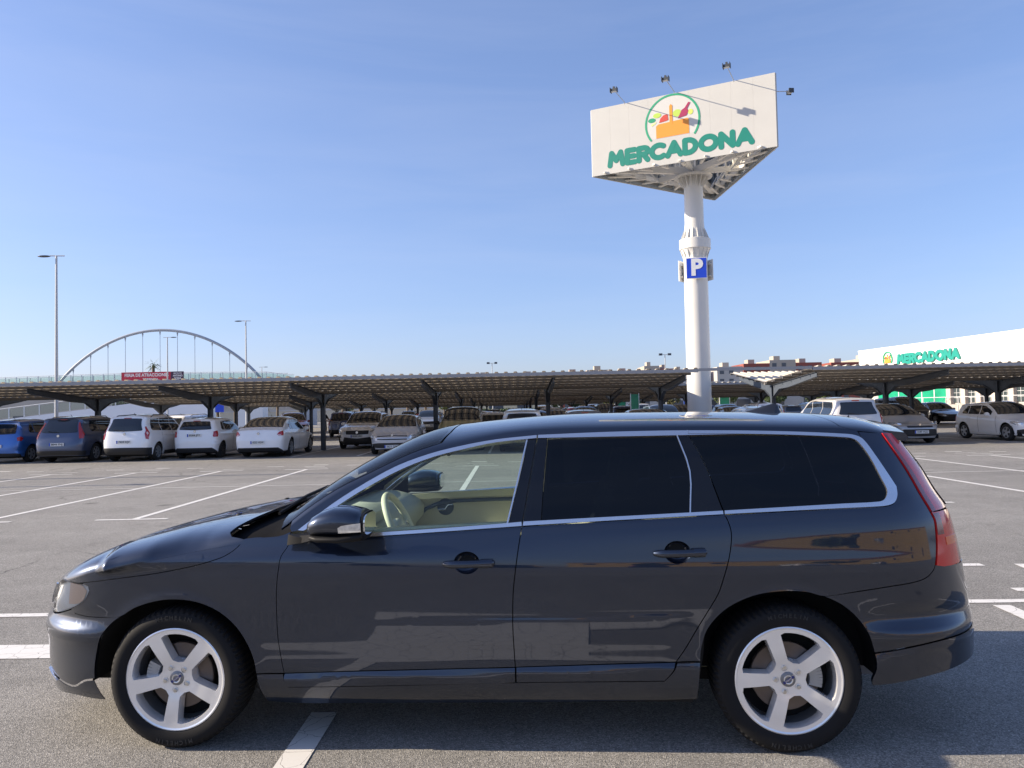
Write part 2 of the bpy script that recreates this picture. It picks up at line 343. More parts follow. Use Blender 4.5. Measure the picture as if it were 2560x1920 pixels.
def panel_data(S,kind,poly,step=.04,gap=0.,off=0.,lip=.016,holes=(),f=None):
    """-> verts, normals, faces, lip faces for the +Y flank of the surface"""
    g=f or getattr(S,kind);pl=inset(poly,gap) if gap else poly
    uv,fc,bd=clip2d(pl,step,holes);a,b=uv[:,0],uv[:,1];P=g(a,b);N=S.nrm(g,a,b)
    if off:P=P+N*off
    lipf=[]
    if lip:
        idx=sorted({i for e in bd for i in e});n0=len(P);n1=len(idx);mp={i:n0+k for k,i in enumerate(idx)}
        P2=P[idx]-N[idx]*lip;P=np.vstack([P,P[idx],P2]);N=np.vstack([N,N[idx],N[idx]]);lipf=[(mp[i],mp[j],mp[j]+n1,mp[i]+n1) for i,j in bd]
    return P,N,fc,lipf
def panel_mesh(name,parts,sides=(1,)):
    """parts: list of panel_data; sides: 1 = left flank (drawn at -y), -1 = right flank"""
    V=[];Fs=[];LN=[]
    for P,N,fc,lf in parts:
        for sd in sides:
            fl=np.array([1,-sd,1.]);Q=P*fl;M=N*fl;o=len(V);V+=[tuple(p) for p in Q]
            for q in fc:
                p0,p1,p2=Q[q[0]],Q[q[1]],Q[q[2]];n=np.cross(p1-p0,p2-p0);q=list(q)
                if n@(M[q[0]]+M[q[1]]+M[q[2]])<0:q=q[::-1]
                Fs.append([i+o for i in q]);LN+=[tuple(M[i]) for i in q]
            if lf:
                cen=Q[:len(Q)].mean(0)
            for q in lf:
                p0,p1,p3=Q[q[0]],Q[q[1]],Q[q[3]];n=np.cross(p1-p0,p3-p0);l=np.linalg.norm(n)
                if l<1e-12:continue
                n=n/l;q=list(q)
                Fs.append([i+o for i in q]);LN+=[tuple(n)]*4
    me=bpy.data.meshes.new(name);me.from_pydata(V,[],Fs);me.update()
    if len(me.loops)==len(LN):
        me.shade_smooth();me.normals_split_custom_set(LN)
    return me
def hero_surf():
    rows=[(0,.14,.78),(0,.19,.822),(0,.23,.855),(0,.28,.880),(0,.36,.8975),(0,.48,.9040),(0,.60,.9105),(0,.68,.9165),(0,.76,.9215),(0,.83,.922),(0,.90,.912),('b',-.055,.892),('b',0,.872),('b',.06,.842),('b',.20,.779),('b',.30,.729),('b',.36,.692),('b',.42,.63),('b',.5,.50)]
    belt=([-1,.5,1.52,2.02,2.54,3.08,3.9],[.93,.985,1.02,1.045,1.066,1.083,1.10])
    plan=([-1.0,-.35,.3,1.4,2.3,2.9,3.3,3.6],[.95,.972,.992,1.0,.998,.985,.966,.945])
    def extra(x,z):
        zc=.600+.02*(x-1.4)
        a=.0045*ss(.75,1.6,x)*(1-ss(2.25,2.42,x))
        return a*(1-ss(zc-.006,zc+.012,z))*ss(.38,.55,z)
    return CarSurf(belt,rows,plan,-.30,3.12,
      ([.10,.17,.24,.33,.45,.555,.60,.635,.68,.74,.82,.95],[-.86,-.945,-.962,-.968,-.968,-.964,-.952,-.922,-.895,-.850,-.785,-.76]),
      ([.18,.30,.42,.55,.63,.70,.80,.95,1.05,1.10,1.25,1.40,1.5],[3.83,3.866,3.872,3.868,3.859,3.845,3.822,3.79,3.754,3.715,3.622,3.488,3.40]),
      1.12,1.02,.66,.93,
      ([-1.25,-.72,-.3,0,.3,.50,.58,.75,.9,1.1,1.3,1.52,2.04,2.9,3.3,3.6],[.68,.748,.845,.90,.95,.985,1.05,1.165,1.235,1.325,1.385,1.43,1.452,1.437,1.415,1.38]),
      ([-1.25,-.72,-.3,.05,.28,.45,.65,.9,1.15,1.35,1.53,2.06,2.84,3.32,3.55],[.68,.850,.957,1.02,1.055,1.09,1.22,1.36,1.46,1.487,1.503,1.525,1.515,1.495,1.475]),
      (lambda x:.62+.18*ss(1.0,1.5,x)+.12*(1-ss(.3,.5,x))),(lambda x:.62-.37*ss(1.0,1.5,x)+.16*(1-ss(.3,.5,x))),arches=((0,.325,.375,.008),(2.816,.325,.375,.008)),extra=extra)

# ------------------------------------------------------------------ the dark estate car in front
def chain(*ls):
    out=[]
    for l in ls:
        for p in l:
            if not out or abs(out[-1][0]-p[0])+abs(out[-1][1]-p[1])>.004: out.append(p)
    return out
def seg(line,t0,t1,n=12):
    """points of a function graph between two x values"""
    return [(float(x),float(line(x))) for x in np.linspace(t0,t1,n)]
door_front_edge=[(.552,1.003),(.549,.948),(.522,.898),(.512,.84),(.507,.803),(.5,.728),(.498,.627),(.5,.525),(.51,.449),(.522,.373),(.524,.358)]
low_front=[(.524,.342),(.532,.311),(.544,.296)]
bgap_low=[(1.641,1.019),(1.624,.923),(1.608,.814),(1.597,.723),(1.592,.576),(1.596,.451),(1.599,.388)]
strip_top=[(.394,.356),(.527,.357),(.903,.370),(1.51,.385),(1.6,.389),(2.001,.402),(2.315,.412),(2.427,.415)]
rear_gap_up=[(2.432,1.435),(2.486,1.307),(2.523,1.19),(2.554,1.072)]
rear_gap_low=[(2.556,1.061),(2.568,1.04),(2.58,.993),(2.579,.946),(2.565,.876),(2.537,.787),(2.512,.717),(2.463,.635),(2.414,.557),(2.364,.474),(2.32,.412)]
belt_out=[(.6,.966),(.75,.972),(.908,.978),(.985,.981),(1.213,.993),(1.522,1.011),(1.641,1.018),(2.018,1.037),(2.553,1.060),(2.852,1.071),(3.093,1.079),(3.243,1.083),(3.297,1.087),(3.335,1.099),(3.362,1.129),(3.372,1.166),(3.348,1.214),(3.288,1.327),(3.252,1.380),(3.216,1.398),(3.161,1.406),(2.912,1.421),(2.661,1.43),(2.437,1.434),(2.298,1.435),(2.039,1.433),(1.712,1.424)]
belt_in=[(.62,.984),(.75,.989),(.933,.995),(1.213,1.009),(1.521,1.028),(1.646,1.037),(2.019,1.054),(2.557,1.076),(2.854,1.089),(3.097,1.099),(3.253,1.104),(3.283,1.112),(3.306,1.135),(3.312,1.158),(3.296,1.206),(3.264,1.298),(3.224,1.363),(3.199,1.381),(3.157,1.389),(2.909,1.405),(2.658,1.414),(2.434,1.418),(2.038,1.417),(1.71,1.409)]
apil_out=[(.586,1.007),(.735,1.121),(.883,1.213),(1.034,1.292),(1.19,1.346),(1.347,1.381),(1.511,1.407),(1.712,1.424)]
apil_in=[(.622,1.007),(.767,1.114),(.911,1.201),(1.063,1.277),(1.217,1.332),(1.374,1.367),(1.512,1.392),(1.71,1.409)]
front_arch=[(-.412,.317),(-.408,.36),(-.392,.437),(-.362,.516),(-.318,.575),(-.264,.618),(-.189,.660),(-.085,.692),(.015,.702),(.125,.688),(.225,.644),(.306,.572),(.360,.485),(.387,.41),(.397,.358)]
bumper_gap=[(-.264,.618),(-.364,.612),(-.469,.611),(-.545,.618),(-.566,.640)]
headlight=[(-.702,.771),(-.625,.772),(-.522,.769),(-.476,.768),(-.436,.758),(-.430,.737),(-.458,.694),(-.498,.668),(-.556,.643),(-.701,.603),(-.761,.592),(-.812,.596),(-.850,.625),(-.83,.679),(-.79,.735)]
bonnet_gap=[(-.478,.772),(-.243,.801),(-.082,.821),(.105,.856),(.234,.892),(.274,.913),(.299,.933),(.333,.970),(.405,1.0-.022),(.50,.985)]
rear_arch=[(2.427,.415),(2.434,.474),(2.462,.557),(2.530,.635),(2.610,.684),(2.70,.714),(2.81,.725),(2.901,.719),(2.979,.699),(3.057,.657),(3.119,.600),(3.160,.538),(3.184,.466),(3.190,.446)]
rear_bumper_gap=[(2.979,.699),(3.111,.717),(3.272,.739),(3.38,.752),(3.443,.768),(3.484,.795),(3.500,.818)]
tailgate_gap=[(3.300,1.412),(3.401,1.408)]
lamp_in=[(3.401,1.408),(3.455,1.304),(3.500,1.194),(3.526,1.098),(3.536,1.048),(3.545,1.011),(3.540,.969),(3.528,.907),(3.500,.816)]
skirt_top=[(3.190,.446),(3.26,.456),(3.36,.473),(3.499,.493),(3.702,.50),(4.14,.50)]
skirt_bot=[(3.182,.300),(3.263,.306),(3.424,.330),(3.589,.350),(3.74,.360),(4.14,.36)]

def build_estate(loc,rz):
    S=hero_surf();U0,U1=S.u0,S.u1
    paint=car_paint('graphite_paint',(.017,.026,.049),.90,.38);paint.node_tree.nodes['Principled BSDF'].inputs['Coat IOR'].default_value=1.62
    black=mat('black_gloss',(.003,.0035,.006),.04); plas=mat('black_plastic',(.009,.009,.010),.55,spec=.2); dark=mat('dark_void',(.006,.006,.006),.9)
    alu=mat('bright_trim',(.72,.74,.78),.22,.95); lip_b=mat('cowl_black',(.006,.006,.007),.85,spec=.08)
    gclear=glass('window_glass',(.80,.90,.86),.97); gtint=glass('privacy_glass',(.010,.013,.022),.97)
    red=mat('red_lens',(.62,.022,.02),.1,0,coat=.6); dred=mat('dark_red_lens',(.16,.008,.014),.1,0,coat=1); org=mat('amber_red_lens',(.75,.10,.01),.1,0,coat=1)
    car=thing('estate_car','dark grey five-door estate car with tinted rear windows parked across the bays','car',loc,rz)
    st=.035
    def P(name,poly,m,kind='side',gap=.0022,off=0.,lip=.016,parent=None,sides=(1,-1),each=True,holes=(),f=None,more=(),step=st,label=None):
        d=[panel_data(S,kind,soften(poly) if kind=='side' else poly,step,gap,off,lip,holes,f)]+list(more);res=[]
        for sd in ([(s,) for s in sides] if each else [tuple(sides)]):
            o=obj(name,panel_mesh(name,d,sd),m,None);o.parent=parent if not isinstance(parent,dict) else parent[sd[0]]
            if label:o['label']=label
            res.append(o)
        return {s:o for s,o in zip(sides,res)} if each else res[0]
    def moulded(top,fo=.015,ch=.022):
        ln=crv([p[0] for p in top],[p[1] for p in top])
        def f(u,z):
            d=np.clip((ln(u)-z)/ch,0,1)[:,None];return S.side(u,z)+S.nrm(S.side,u,z)*(fo*d)
        return f
    # doors with their cups, mouldings, handles
    cup=lambda cx,cz:[(cx+.060*math.cos(t),cz+.050*math.sin(t)) for t in np.linspace(0,2*math.pi,25)[:-1]]
    fd_poly=chain([(.60,.990),(.556,.997)],door_front_edge[1:],[(.527,.357),(.903,.370),(1.51,.385),(1.599,.388)],bgap_low[::-1][1:],[p for p in belt_out[:7]][::-1][1:])
    fd=P('front_door',fd_poly,paint,parent=car,holes=[cup(1.388,.862)],step=.016)
    rd_poly=chain(bgap_low,[(1.603,.389),(2.001,.402),(2.32,.412)],rear_gap_low[::-1][1:],[(2.018,1.037)])
    rd_poly=chain([(1.641,1.018)],bgap_low[1:],[(2.001,.402),(2.32,.412)],rear_gap_low[::-1][1:],[(2.018,1.037)])
    rd=P('rear_door',rd_poly,paint,parent=car,holes=[cup(2.338,.900)],step=.016)
    st_f=moulded(strip_top)
    P('door_moulding',[(.527,.357),(.524,.342),(.532,.311),(.544,.297),(.9,.304),(1.508,.317),(1.599,.323),(1.599,.388),(1.51,.385),(.903,.370)],paint,parent=fd,f=st_f,step=.02)
    P('door_moulding',[(1.602,.389),(1.602,.323),(2.0,.328),(2.266,.331),(2.305,.375),(2.318,.411),(2.001,.402)],paint,parent=rd,f=st_f,step=.02)
    for dct,cx,cz in((fd,1.388,.862),(rd,2.338,.900)):
        for sd,par in dct.items():
            y0=float(S.W(cx,cz)[0]);mb=MB();V=[];n=20;Fc=[]
            for i,(r,dp) in enumerate(((1.02,.002),(.96,.006),(.75,.026),(.4,.034),(0.02,.036))):
                for k in range(n):
                    t=2*math.pi*k/n;x=cx+.060*r*math.cos(t);z=cz+.050*r*math.sin(t);V.append((x,-sd*(float(S.W(x,z)[0])-dp),z))
            for i in range(4):
                for k in range(n):Fc.append((i*n+k,i*n+(k+1)%n,(i+1)*n+(k+1)%n,(i+1)*n+k))
            obj('handle_cup',mb.add(V,Fc),paint,par)
            hb=MB();L=[];rr=[]
            for i,t in enumerate(np.linspace(0,1,15)):
                x=cx-.103+t*.225;e=math.sin(math.pi*t)**.5;L.append((x,-sd*(y0+.010+.020*e+(.012 if t>.70 else 0)*0),cz-.002+.004*(t)));rr.append(.007+.0105*min(1,t*6+.35)*min(1,(1-t)*9+.45))
            hb.tube(L,rr,12);hb.v=[(x,y,cz+(z-cz)*1.0) for x,y,z in hb.v];obj('door_handle',hb,paint,par,60)
            kb=MB();kb.tube([(cx+.066,-sd*(y0+.024),cz+.001),(cx+.118,-sd*(y0+.018),cz+.002)],[.0205,.0205],14);obj('key_cover',kb,paint,par,50)
    # wings, quarter panels, sills, bumpers
    ff=chain(bonnet_gap,[(.552,1.003)],door_front_edge[1:],[(.394,.356)],front_arch[::-1][1:10],[p for p in bumper_gap],[(-.556,.645),(-.498,.670),(-.458,.696),(-.430,.738),(-.437,.758)])
    P('front_wing',ff,paint,parent=car,gap=.0012,step=.022)
    qp=chain(rear_gap_low,strip_top[-2:],rear_arch[1:9],rear_bumper_gap[1:],lamp_in[::-1],[(3.401,1.408),(3.36,1.409),(3.25,1.416)],[(3.161,1.412),(3.216,1.398)],[p for p in belt_out[8:18]][::-1][0:])
    qp=chain(rear_gap_low,[(2.427,.415)],rear_arch[1:9],rear_bumper_gap[1:],lamp_in[::-1],[(3.37,1.4095),(3.30,1.4135),(3.240,1.4175)],belt_out[8:19][::-1])
    P('rear_quarter_panel',qp,paint,parent=car,step=.022)
    sl=chain([(.394,.353),(.407,.279),(.428,.212),(.634,.200),(1.505,.212),(1.998,.222),(2.415,.236),(2.427,.411),(2.325,.409),(2.308,.372),(2.266,.327),(2.0,.324),(1.6,.319),(.9,.300),(.544,.293),(.531,.309),(.522,.342),(.522,.354)])
    def sillf(u,z):
        Q=S.side(u,z);Q[:,1]+=.006-.018*ss(.262,.250,z)*0+.010*(1-ss(.225,.245,z))*0;return Q
    P('sill',sl,paint,parent=car,f=moulded([(.3,.352),(.527,.352),(.9,.366),(1.6,.386),(2.5,.412)],.006,.02),step=.025)
    fb=chain(bumper_gap,[(-.556,.640),(-.701,.600),(-.761,.589),(-.815,.592),(-.86,.618),(U0,.60)],[(U0,.262),(-.866,.312-.02),(-.745,.287),(-.65,.269),(-.56,.266),(-.479,.304),(-.412,.317)],front_arch[1:6])
    P('front_bumper',fb,paint,parent=car)
    lipf=lambda u,z:S.side(u,z)+S.nrm(S.side,u,z)*.005
    P('front_lip_spoiler',chain([(U0,.258),(-.866,.29),(-.745,.283),(-.65,.265),(-.56,.262),(-.479,.300),(-.412,.313),(-.381,.206),(-.464,.208),(-.563,.215),(-.75,.20),(U0,.17)]),paint,parent=car,f=lipf,lip=.003,step=.025)
    P('lip_bright_strip',chain([(-.9,.297),(-.866,.302),(-.745,.279),(-.72,.268),(-.75,.255),(-.866,.268),(-.9,.27)]),alu,parent=car,f=lipf,off=.004)
    rb=chain(rear_bumper_gap,[(3.53,.826),(3.70,.80),(U1,.79),(U1,.503)],skirt_top[::-1][1:],rear_arch[::-1][1:6])
    P('rear_bumper',rb,paint,parent=car,step=.025)
    P('rear_skirt',chain([(p[0],p[1]-.003) for p in skirt_top],skirt_bot[::-1],[(3.176,.325),(3.195,.379)]),paint,parent=car,f=moulded([(3.0,.43),(3.19,.446),(3.36,.473),(3.499,.493),(3.702,.50),(4.2,.50)],.009,.025),step=.025)
    # lamps
    hl=P('headlight',headlight,glass('headlight_lens',(.97,.98,.98),.97,.01),gap=.003,parent=car,off=.004,step=.02)
    P('reflector',inset(headlight,.004),mat('lamp_reflector',(.90,.90,.88),.4,0,noise=(22,.12)),gap=0,parent=hl,off=-.010,lip=0,step=.03)
    P('turn_signal',[(-.60,.765),(-.49,.76),(-.452,.735),(-.475,.69),(-.52,.668),(-.60,.66)],mat('amber_bulb',(.92,.70,.54),.4),gap=0,parent=hl,off=-.006,lip=0)
    ua=lambda z:3.70+.03*(1-ss(.9,1.1,z))
    lo=chain([(p[0]+.004,p[1]) for p in lamp_in[4:]],[(3.56,.806),(3.72,.803),(3.735,.95),(3.735,1.047)])
    tl=P('tail_light',lo,red,gap=.002,parent=car,off=.004,step=.03)
    up=chain([(p[0]+.004,p[1]) for p in lamp_in[:5]],[(3.735,1.052),(3.715,1.12),(3.66,1.25),(3.585,1.402)])
    P('upper_lens',up,mat('pillar_red_lens',(.56,.022,.028),.18,0,coat=.6),gap=.002,parent=tl,off=.005,step=.03)
    dk=chain([(p[0]+.005,p[1]-.004) for p in lamp_in[:5]],[(3.582,1.05),(3.57,1.11),(3.545,1.20),(3.50,1.30),(3.447,1.398)])
    P('dark_band',dk,dred,gap=.003,parent=tl,off=.007,lip=.003,step=.03)
    P('side_band',chain([(3.541,1.043),(3.55,1.011),(3.546,.969),(3.545,.945),(3.60,.945),(3.60,1.043)]),dred,gap=.002,parent=tl,off=.006,lip=.003,step=.03)
    P('indicator_lens',[(3.60,.935),(3.60,.895),(3.735,.895),(3.735,.935)],org,gap=.002,parent=tl,off=.006,lip=.003,step=.03)
    # bonnet, cowl, windscreen, roof, tailgate
    zt=lambda a,b,n:[(float(x),float(S.ztop(x))) for x in np.linspace(a,b,n)]
    bs=chain([(-.478,.774),(-.522,.771),(-.625,.774),(-.702,.773),(-.745,.765)],[(-.80,.73)],zt(-.82,.47,24),[(.405,.979),(.333,.972),(.299,.935),(.274,.915),(.234,.894),(.105,.858),(-.082,.823),(-.243,.803)])
    b_top=[(-.82,0),(-1.0,0),(U0+.02,0),(U0+.02,1),(.34,1),(.30,.7),(.245,.4),(.235,.28),(.26,.17),(.33,.07),(.47,0)]
    P('bonnet',bs,paint,parent=car,each=False,gap=.0006,lip=.008,more=[panel_data(S,'top',b_top,.05,0,0,.012)])
    ns=chain([(-.85,.728),(U0,.70),(U0,.606),(-.872,.624),(-.855,.64),(-.835,.68)])
    P('grille',ns,mat('grille_black',(.01,.01,.011),.35),parent=car,each=False,off=-.004)
    P('grille_frame',[(-.868,.725),(-.90,.725),(-.915,.615),(-.885,.622)],alu,parent=car,each=True,off=.008)
    P('cowl_panel',[(.20,.02),(.60,.05),(.56,.5),(.52,1),(.20,1)],lip_b,kind='top',parent=car,each=False,off=-.045,gap=0,lip=0,step=.08)
    ws=[(.50,.155),(.66,.15),(.9,.15),(1.225,.155),(1.245,.4),(1.25,1),(.46,1),(.475,.5)]
    P('windscreen',ws,gclear,kind='top',parent=car,each=False,gap=0,lip=0,step=.06)
    P('windscreen_seal',[(.50,.125),(.9,.122),(1.232,.135),(1.262,.4),(1.267,1),(1.248,1),(1.243,.4),(1.222,.155),(.9,.155),(.66,.155),(.50,.16)],black,kind='top',parent=car,each=False,gap=0,lip=.01,off=.001)
    for s in (-1,1):
        wb=MB();yy=s*.3;wb.tube([tuple(a) for a in [(float(x),s*-1*y,float(z)) for x,y,z in ((.40,.60,1.055),(.46,.35,1.115),(.50,.1,1.14))]],.009,6);obj('wiper',wb,plas,car)
        nz=MB();q=S.top(np.array([.09]),np.array([.62]))[0];nz.ball((q[0],-s*.36,q[2]+.006),.016,8,6,(1.3,1,.7));obj('washer_jet',nz,plas,car)
    cant=chain([(p[0],p[1]+.003) for p in apil_out],[(p[0],p[1]+.003) for p in belt_out[::-1][1:9]],[(3.235,1.4195)],zt(3.22,.545,70),[(.556,1.003)])
    r_top=[(.548,0),(.548,.118),(.9,.115),(1.22,.125),(1.245,.135),(1.270,.4),(1.275,1),(3.16,1),(3.125,.5),(3.15,.1),(3.22,0)]
    P('roof',cant,paint,parent=car,each=False,gap=0,lip=0,more=[panel_data(S,'top',r_top,.05,.0,0,.012)])
    ql=chain(zt(3.225,3.36,4),[(3.37,1.4105),(3.235,1.4165)])
    tg_top=[(3.225,0),(3.155,.1),(3.13,.5),(3.165,1),(U1-.02,1),(U1-.02,0)]
    tg=chain([(3.405,1.410)],zt(3.40,U1-.01,14),[(U1-.01,.80),(3.70,.812),(3.742,.806),(3.742,1.05),(3.722,1.12),(3.667,1.25),(3.592,1.404)])
    tgo=P('tailgate',tg,paint,parent=car,each=False,gap=.002,more=[panel_data(S,'top',tg_top,.05,.0,.0,.012)])
    P('rear_window',[(3.80,1.36),(U1-.012,1.36),(U1-.012,1.05),(3.83,1.05)],gtint,parent=tgo,each=False,off=.006)
    sp=MB();y=.60
    V=[];Fc=[];m=12
    for i,t in enumerate(np.linspace(-1,1,m)):
        yy=t*.645;bx=.05*(1-t*t);z=1.462-.05*t*t
        for dx,dz in((3.36,.008),(3.455,-.004),(3.475,-.030),(3.455,-.046),(3.36,-.03)): V.append((dx+bx,yy,z+dz))
    for i in range(m-1):
        for k in range(5):Fc.append((i*5+k,i*5+(k+1)%5,(i+1)*5+(k+1)%5,(i+1)*5+k))
    Fc+= [tuple(range(5)),tuple((m-1)*5+k for k in range(5))[::-1]]
    obj('spoiler',sp.add(V,Fc),paint,tgo,60)
    an=MB();V=[];Fc=[];
    for x,w,h in((2.865,.004,.004),(2.90,.016,.016),(2.96,.026,.037),(3.02,.028,.054),(3.045,.026,.050),(3.062,.020,.002)):
        zz=float(S.zc(x))-.004
        for a,b in((-1,0),(-.75,.5),(-.25,.97),(.25,.97),(.75,.5),(1,0)):V.append((x,w*a,zz+h*b))
    for i in range(5):
        for k in range(5):Fc.append((i*6+k,i*6+k+1,(i+1)*6+k+1,(i+1)*6+k))
    obj('roof_antenna',an.add(V,Fc),mat('antenna_blue_black',(.018,.02,.028),.3,0,coat=.5),car,50)
    # side glazing
    P('window_trim',chain([(.596,1.006)],apil_in[:],[(1.71,1.4095)],apil_out[::-1]),alu,parent=car,off=.007,lip=.02,gap=.0008)
    P('window_trim',chain(belt_out[:7],[(1.640,1.037)],belt_in[:5][::-1],[(.60,.984)]),alu,parent=fd,off=.007,lip=.02,gap=.0008)
    P('window_trim',chain([(1.644,1.019)],belt_out[7:9],[(2.553,1.076)],belt_in[6:7],[(1.648,1.038)]),alu,parent=rd,off=.007,lip=.02,gap=.0008)
    P('window_trim',chain([(1.716,1.4245)],belt_out[::-1][1:4],[(2.431,1.4345),(2.434,1.418)],belt_in[::-1][2:4],[(1.716,1.409)]),alu,parent=car,off=.007,lip=.02,gap=.0008)
    P('window_trim',chain([(2.558,1.0605)],belt_out[9:24],[(2.436,1.434)],belt_in[8:22][::-1],[(2.559,1.0765)]),alu,parent=car,off=.007,lip=.02,gap=.0008)
    P('front_window',chain([(.622,.984),(.624,1.006)],apil_in[1:7],[(1.658,1.404),(1.615,1.221),(1.568,1.031)],belt_in[1:5][::-1]),gclear,parent=fd,gap=0,lip=0,off=-.004)
    P('door_pillar_strip',[(1.660,1.405),(1.617,1.221),(1.570,1.031),(1.577,1.031),(1.624,1.221),(1.667,1.405)],alu,parent=fd,gap=0,lip=.006,off=.004)
    P('door_pillar_cover',[(1.668,1.405),(1.625,1.221),(1.578,1.032),(1.642,1.037),(1.709,1.408)],black,parent=fd,gap=.001,off=.002)
    P('door_pillar_cover',[(1.714,1.408),(1.647,1.038),(1.729,1.041),(1.743,1.214),(1.763,1.408)],black,parent=rd,gap=.001,off=.002)
    P('rear_door_window',chain([(1.764,1.409),(1.744,1.214),(1.730,1.041),(2.019,1.054),(2.403,1.070),(2.420,1.249),(2.377,1.417),(2.038,1.416)]),gtint,parent=rd,gap=.001,lip=0,off=-.002)
    P('door_pillar_strip',[(2.377,1.417),(2.420,1.249),(2.403,1.070),(2.409,1.070),(2.426,1.250),(2.383,1.417)],alu,parent=rd,gap=0,lip=.006,off=.004)
    P('door_pillar_cover',[(2.384,1.417),(2.427,1.250),(2.410,1.071),(2.552,1.075),(2.521,1.19),(2.484,1.307),(2.432,1.418)],black,parent=rd,gap=.001,off=.002)
    P('rear_quarter_window',chain([(2.436,1.418),(2.488,1.307),(2.525,1.19),(2.557,1.077)],belt_in[8:21]),gtint,parent=car,gap=.001,lip=0,off=-.002)
    # dark inner body behind the gaps
    sh=chain([(.43,.22),(2.41,.24),(2.44,.44)],[(p[0],p[1]+.02) for p in rear_arch[2:-2]],[(3.22,.45),(3.6,.45),(3.66,.75),(3.5,1.03),(2.5,1.03),(1.6,.985),(.75,.945),(.58,.95),(.40,.93),(.1,.82),(-.45,.72),(-.7,.56),(-.7,.34),(-.44,.34)],[(p[0],p[1]+.02) for p in front_arch[2:-1]])
    P('inner_body',sh,dark,parent=car,each=False,gap=0,lip=0,off=-.028,step=.08)
    P('inner_pillar',chain([(p[0],p[1]+.004) for p in apil_out],[(p[0],p[1]+.004) for p in belt_out[::-1][1:8]],zt(3.1,.60,30)),mat('headliner',(.42,.42,.40),.9),parent=car,each=False,gap=.004,lip=0,off=-.03,step=.08,more=[panel_data(S,'top',[(1.32,.16),(1.33,1),(3.1,1),(3.1,.02),(1.6,.02)],.08,0,-.035,0)])
    for x in (1.665,2.46):
        P('inner_pillar',[(x-.05,1.0),(x+.05,1.0),(x+.08,1.41),(x-.01,1.41)] if x<2 else [(x-.02,1.05),(x+.10,1.05),(x+.02,1.41),(x-.08,1.41)],mat('headliner',(.42,.42,.40),.9),parent=car,gap=0,lip=0,off=-.03,step=.1)
    un=MB();un.box(-.55,3.05,-.62,.62,.24,.29);un.box(.42,2.40,-.845,.845,.215,.25);obj('underbody',un,dark,car)
    # wheel housings
    for ax in (0,2.816):
        for s in (1,-1):
            wl=MB();V=[];n=22
            for yy in (.60,.842):
                for i in range(n):
                    t=math.pi*(-.02+1.04*i/(n-1));V.append((ax+.43*math.cos(t),-s*yy,.325+.43*math.sin(t)*(.94 if ax==0 else .98)))
            Fc=[(i,i+1,n+i+1,n+i) for i in range(n-1)];Fc.append(tuple(range(n)));obj('wheel_housing',wl.add(V,Fc),dark,car)
    # wheels
    def wheel(cx,s,turn):
        w=bpy.data.objects.new('wheel',None);COL.objects.link(w);w.parent=car;w.location=(cx,-s*.89,.325);w.rotation_euler=(0,0,0 if s>0 else math.pi)
        prof=[(.232,.012),(.239,.002),(.246,-.001),(.262,-.006),(.285,-.008),(.303,-.002),(.316,.010),(.324,.026),(.3265,.045),(.327,.075)]
        ty=MB();full=prof+[(r,.222-h) for r,h in prof[::-1]];ty.lathe(full,72,'y')
        t=obj('tyre',ty,tyre_mat(),w,50)
        for a0,tx in((math.pi/2,'MICHELIN'),(-math.pi/2,'MICHELIN')):
            mbs=MB()
            for i,chh in enumerate(tx):
                g=text_mb(chh,.026,.001,.0006);aa=a0+(3.5-i)*.078*(1 if a0>0 else 1)
                M=Matrix.Translation((.288*math.cos(aa),-.0085,.288*math.sin(aa)))@Matrix.Rotation(-(aa-math.pi/2),4,'Y')@FACE_CAM;g.xf(M);mbs.add(g.v,g.f)
            obj('tyre_lettering',mbs,mat('tyre_letter',(.022,.022,.023),.75),w,0)
        silver=mat('wheel_silver',(.86,.86,.87),.26,.62,coat=.3)
        # face with five windows
        hw=lambda r:.027+.06*max(0,r-.10)
        wins=[];walls=MB()
        depth=lambda r:float(crv([0,.03,.06,.10,.16,.205,.225,.236],[.022,.022,.020,.013,.007,.005,.003,.001])(r))
        for k in range(5):
            ph=turn+math.pi/5+k*2*math.pi/5;rs=np.linspace(.086,.204,9);L=[];Rr=[]
            for r in rs:
                a=math.pi/5-math.asin(min(.9,hw(r)/r));a*=1.0
                rr=r if r<.197 else .203
                L.append((rr,ph+a));Rr.append((rr,ph-a))
            mid_in=[(.078,ph-.11),(.0755,ph),(.078,ph+.11)];arc=[(.2105,ph+x) for x in np.linspace(L[-1][1]-ph-.09,Rr[-1][1]-ph+.09,7)]
            lp=L[::-1];pol=Rr[::-1]+mid_in+L+arc
            wins.append([(r*math.cos(a),r*math.sin(a)) for r,a in pol])
        out=[(.226*math.cos(t),.226*math.sin(t)) for t in np.linspace(0,2*math.pi,73)[:-1]]
        uv,fc,bd=clip2d(out,.03,wins);fm=MB();fm.add([(a,depth(math.hypot(a,b)),b) for a,b in uv],fc);face=obj('rim',fm,silver,w,50)
        bar=MB();bar.lathe([(.225,.0032),(.233,.000),(.2385,.003),(.239,.010),(.232,.016)],72,'y');obj('rim_lip',bar,silver,w,50);bar=MB();bar.lathe([(.2125,.020),(.216,.05),(.205,.10),(.205,.20)],60,'y');obj('rim_barrel',bar,mat('barrel_grey',(.20,.205,.21),.45,.5),w,50)
        for lp in wins:
            n=len(lp);V=[];cx0=sum(p[0] for p in lp)/n;cz0=sum(p[1] for p in lp)/n
            for dep,sc in((0,1.0),(.008,.965),(.030,.93),(.050,.92)):
                for a,b in lp:
                    r0=math.hypot(a,b);x=cx0+(a-cx0)*sc;z=cz0+(b-cz0)*sc;V.append((x,depth(r0)+dep,z))
            Fc=[(i*n+k,i*n+(k+1)%n,(i+1)*n+(k+1)%n,(i+1)*n+k) for i in range(3) for k in range(n)]
            walls.add(V,Fc)
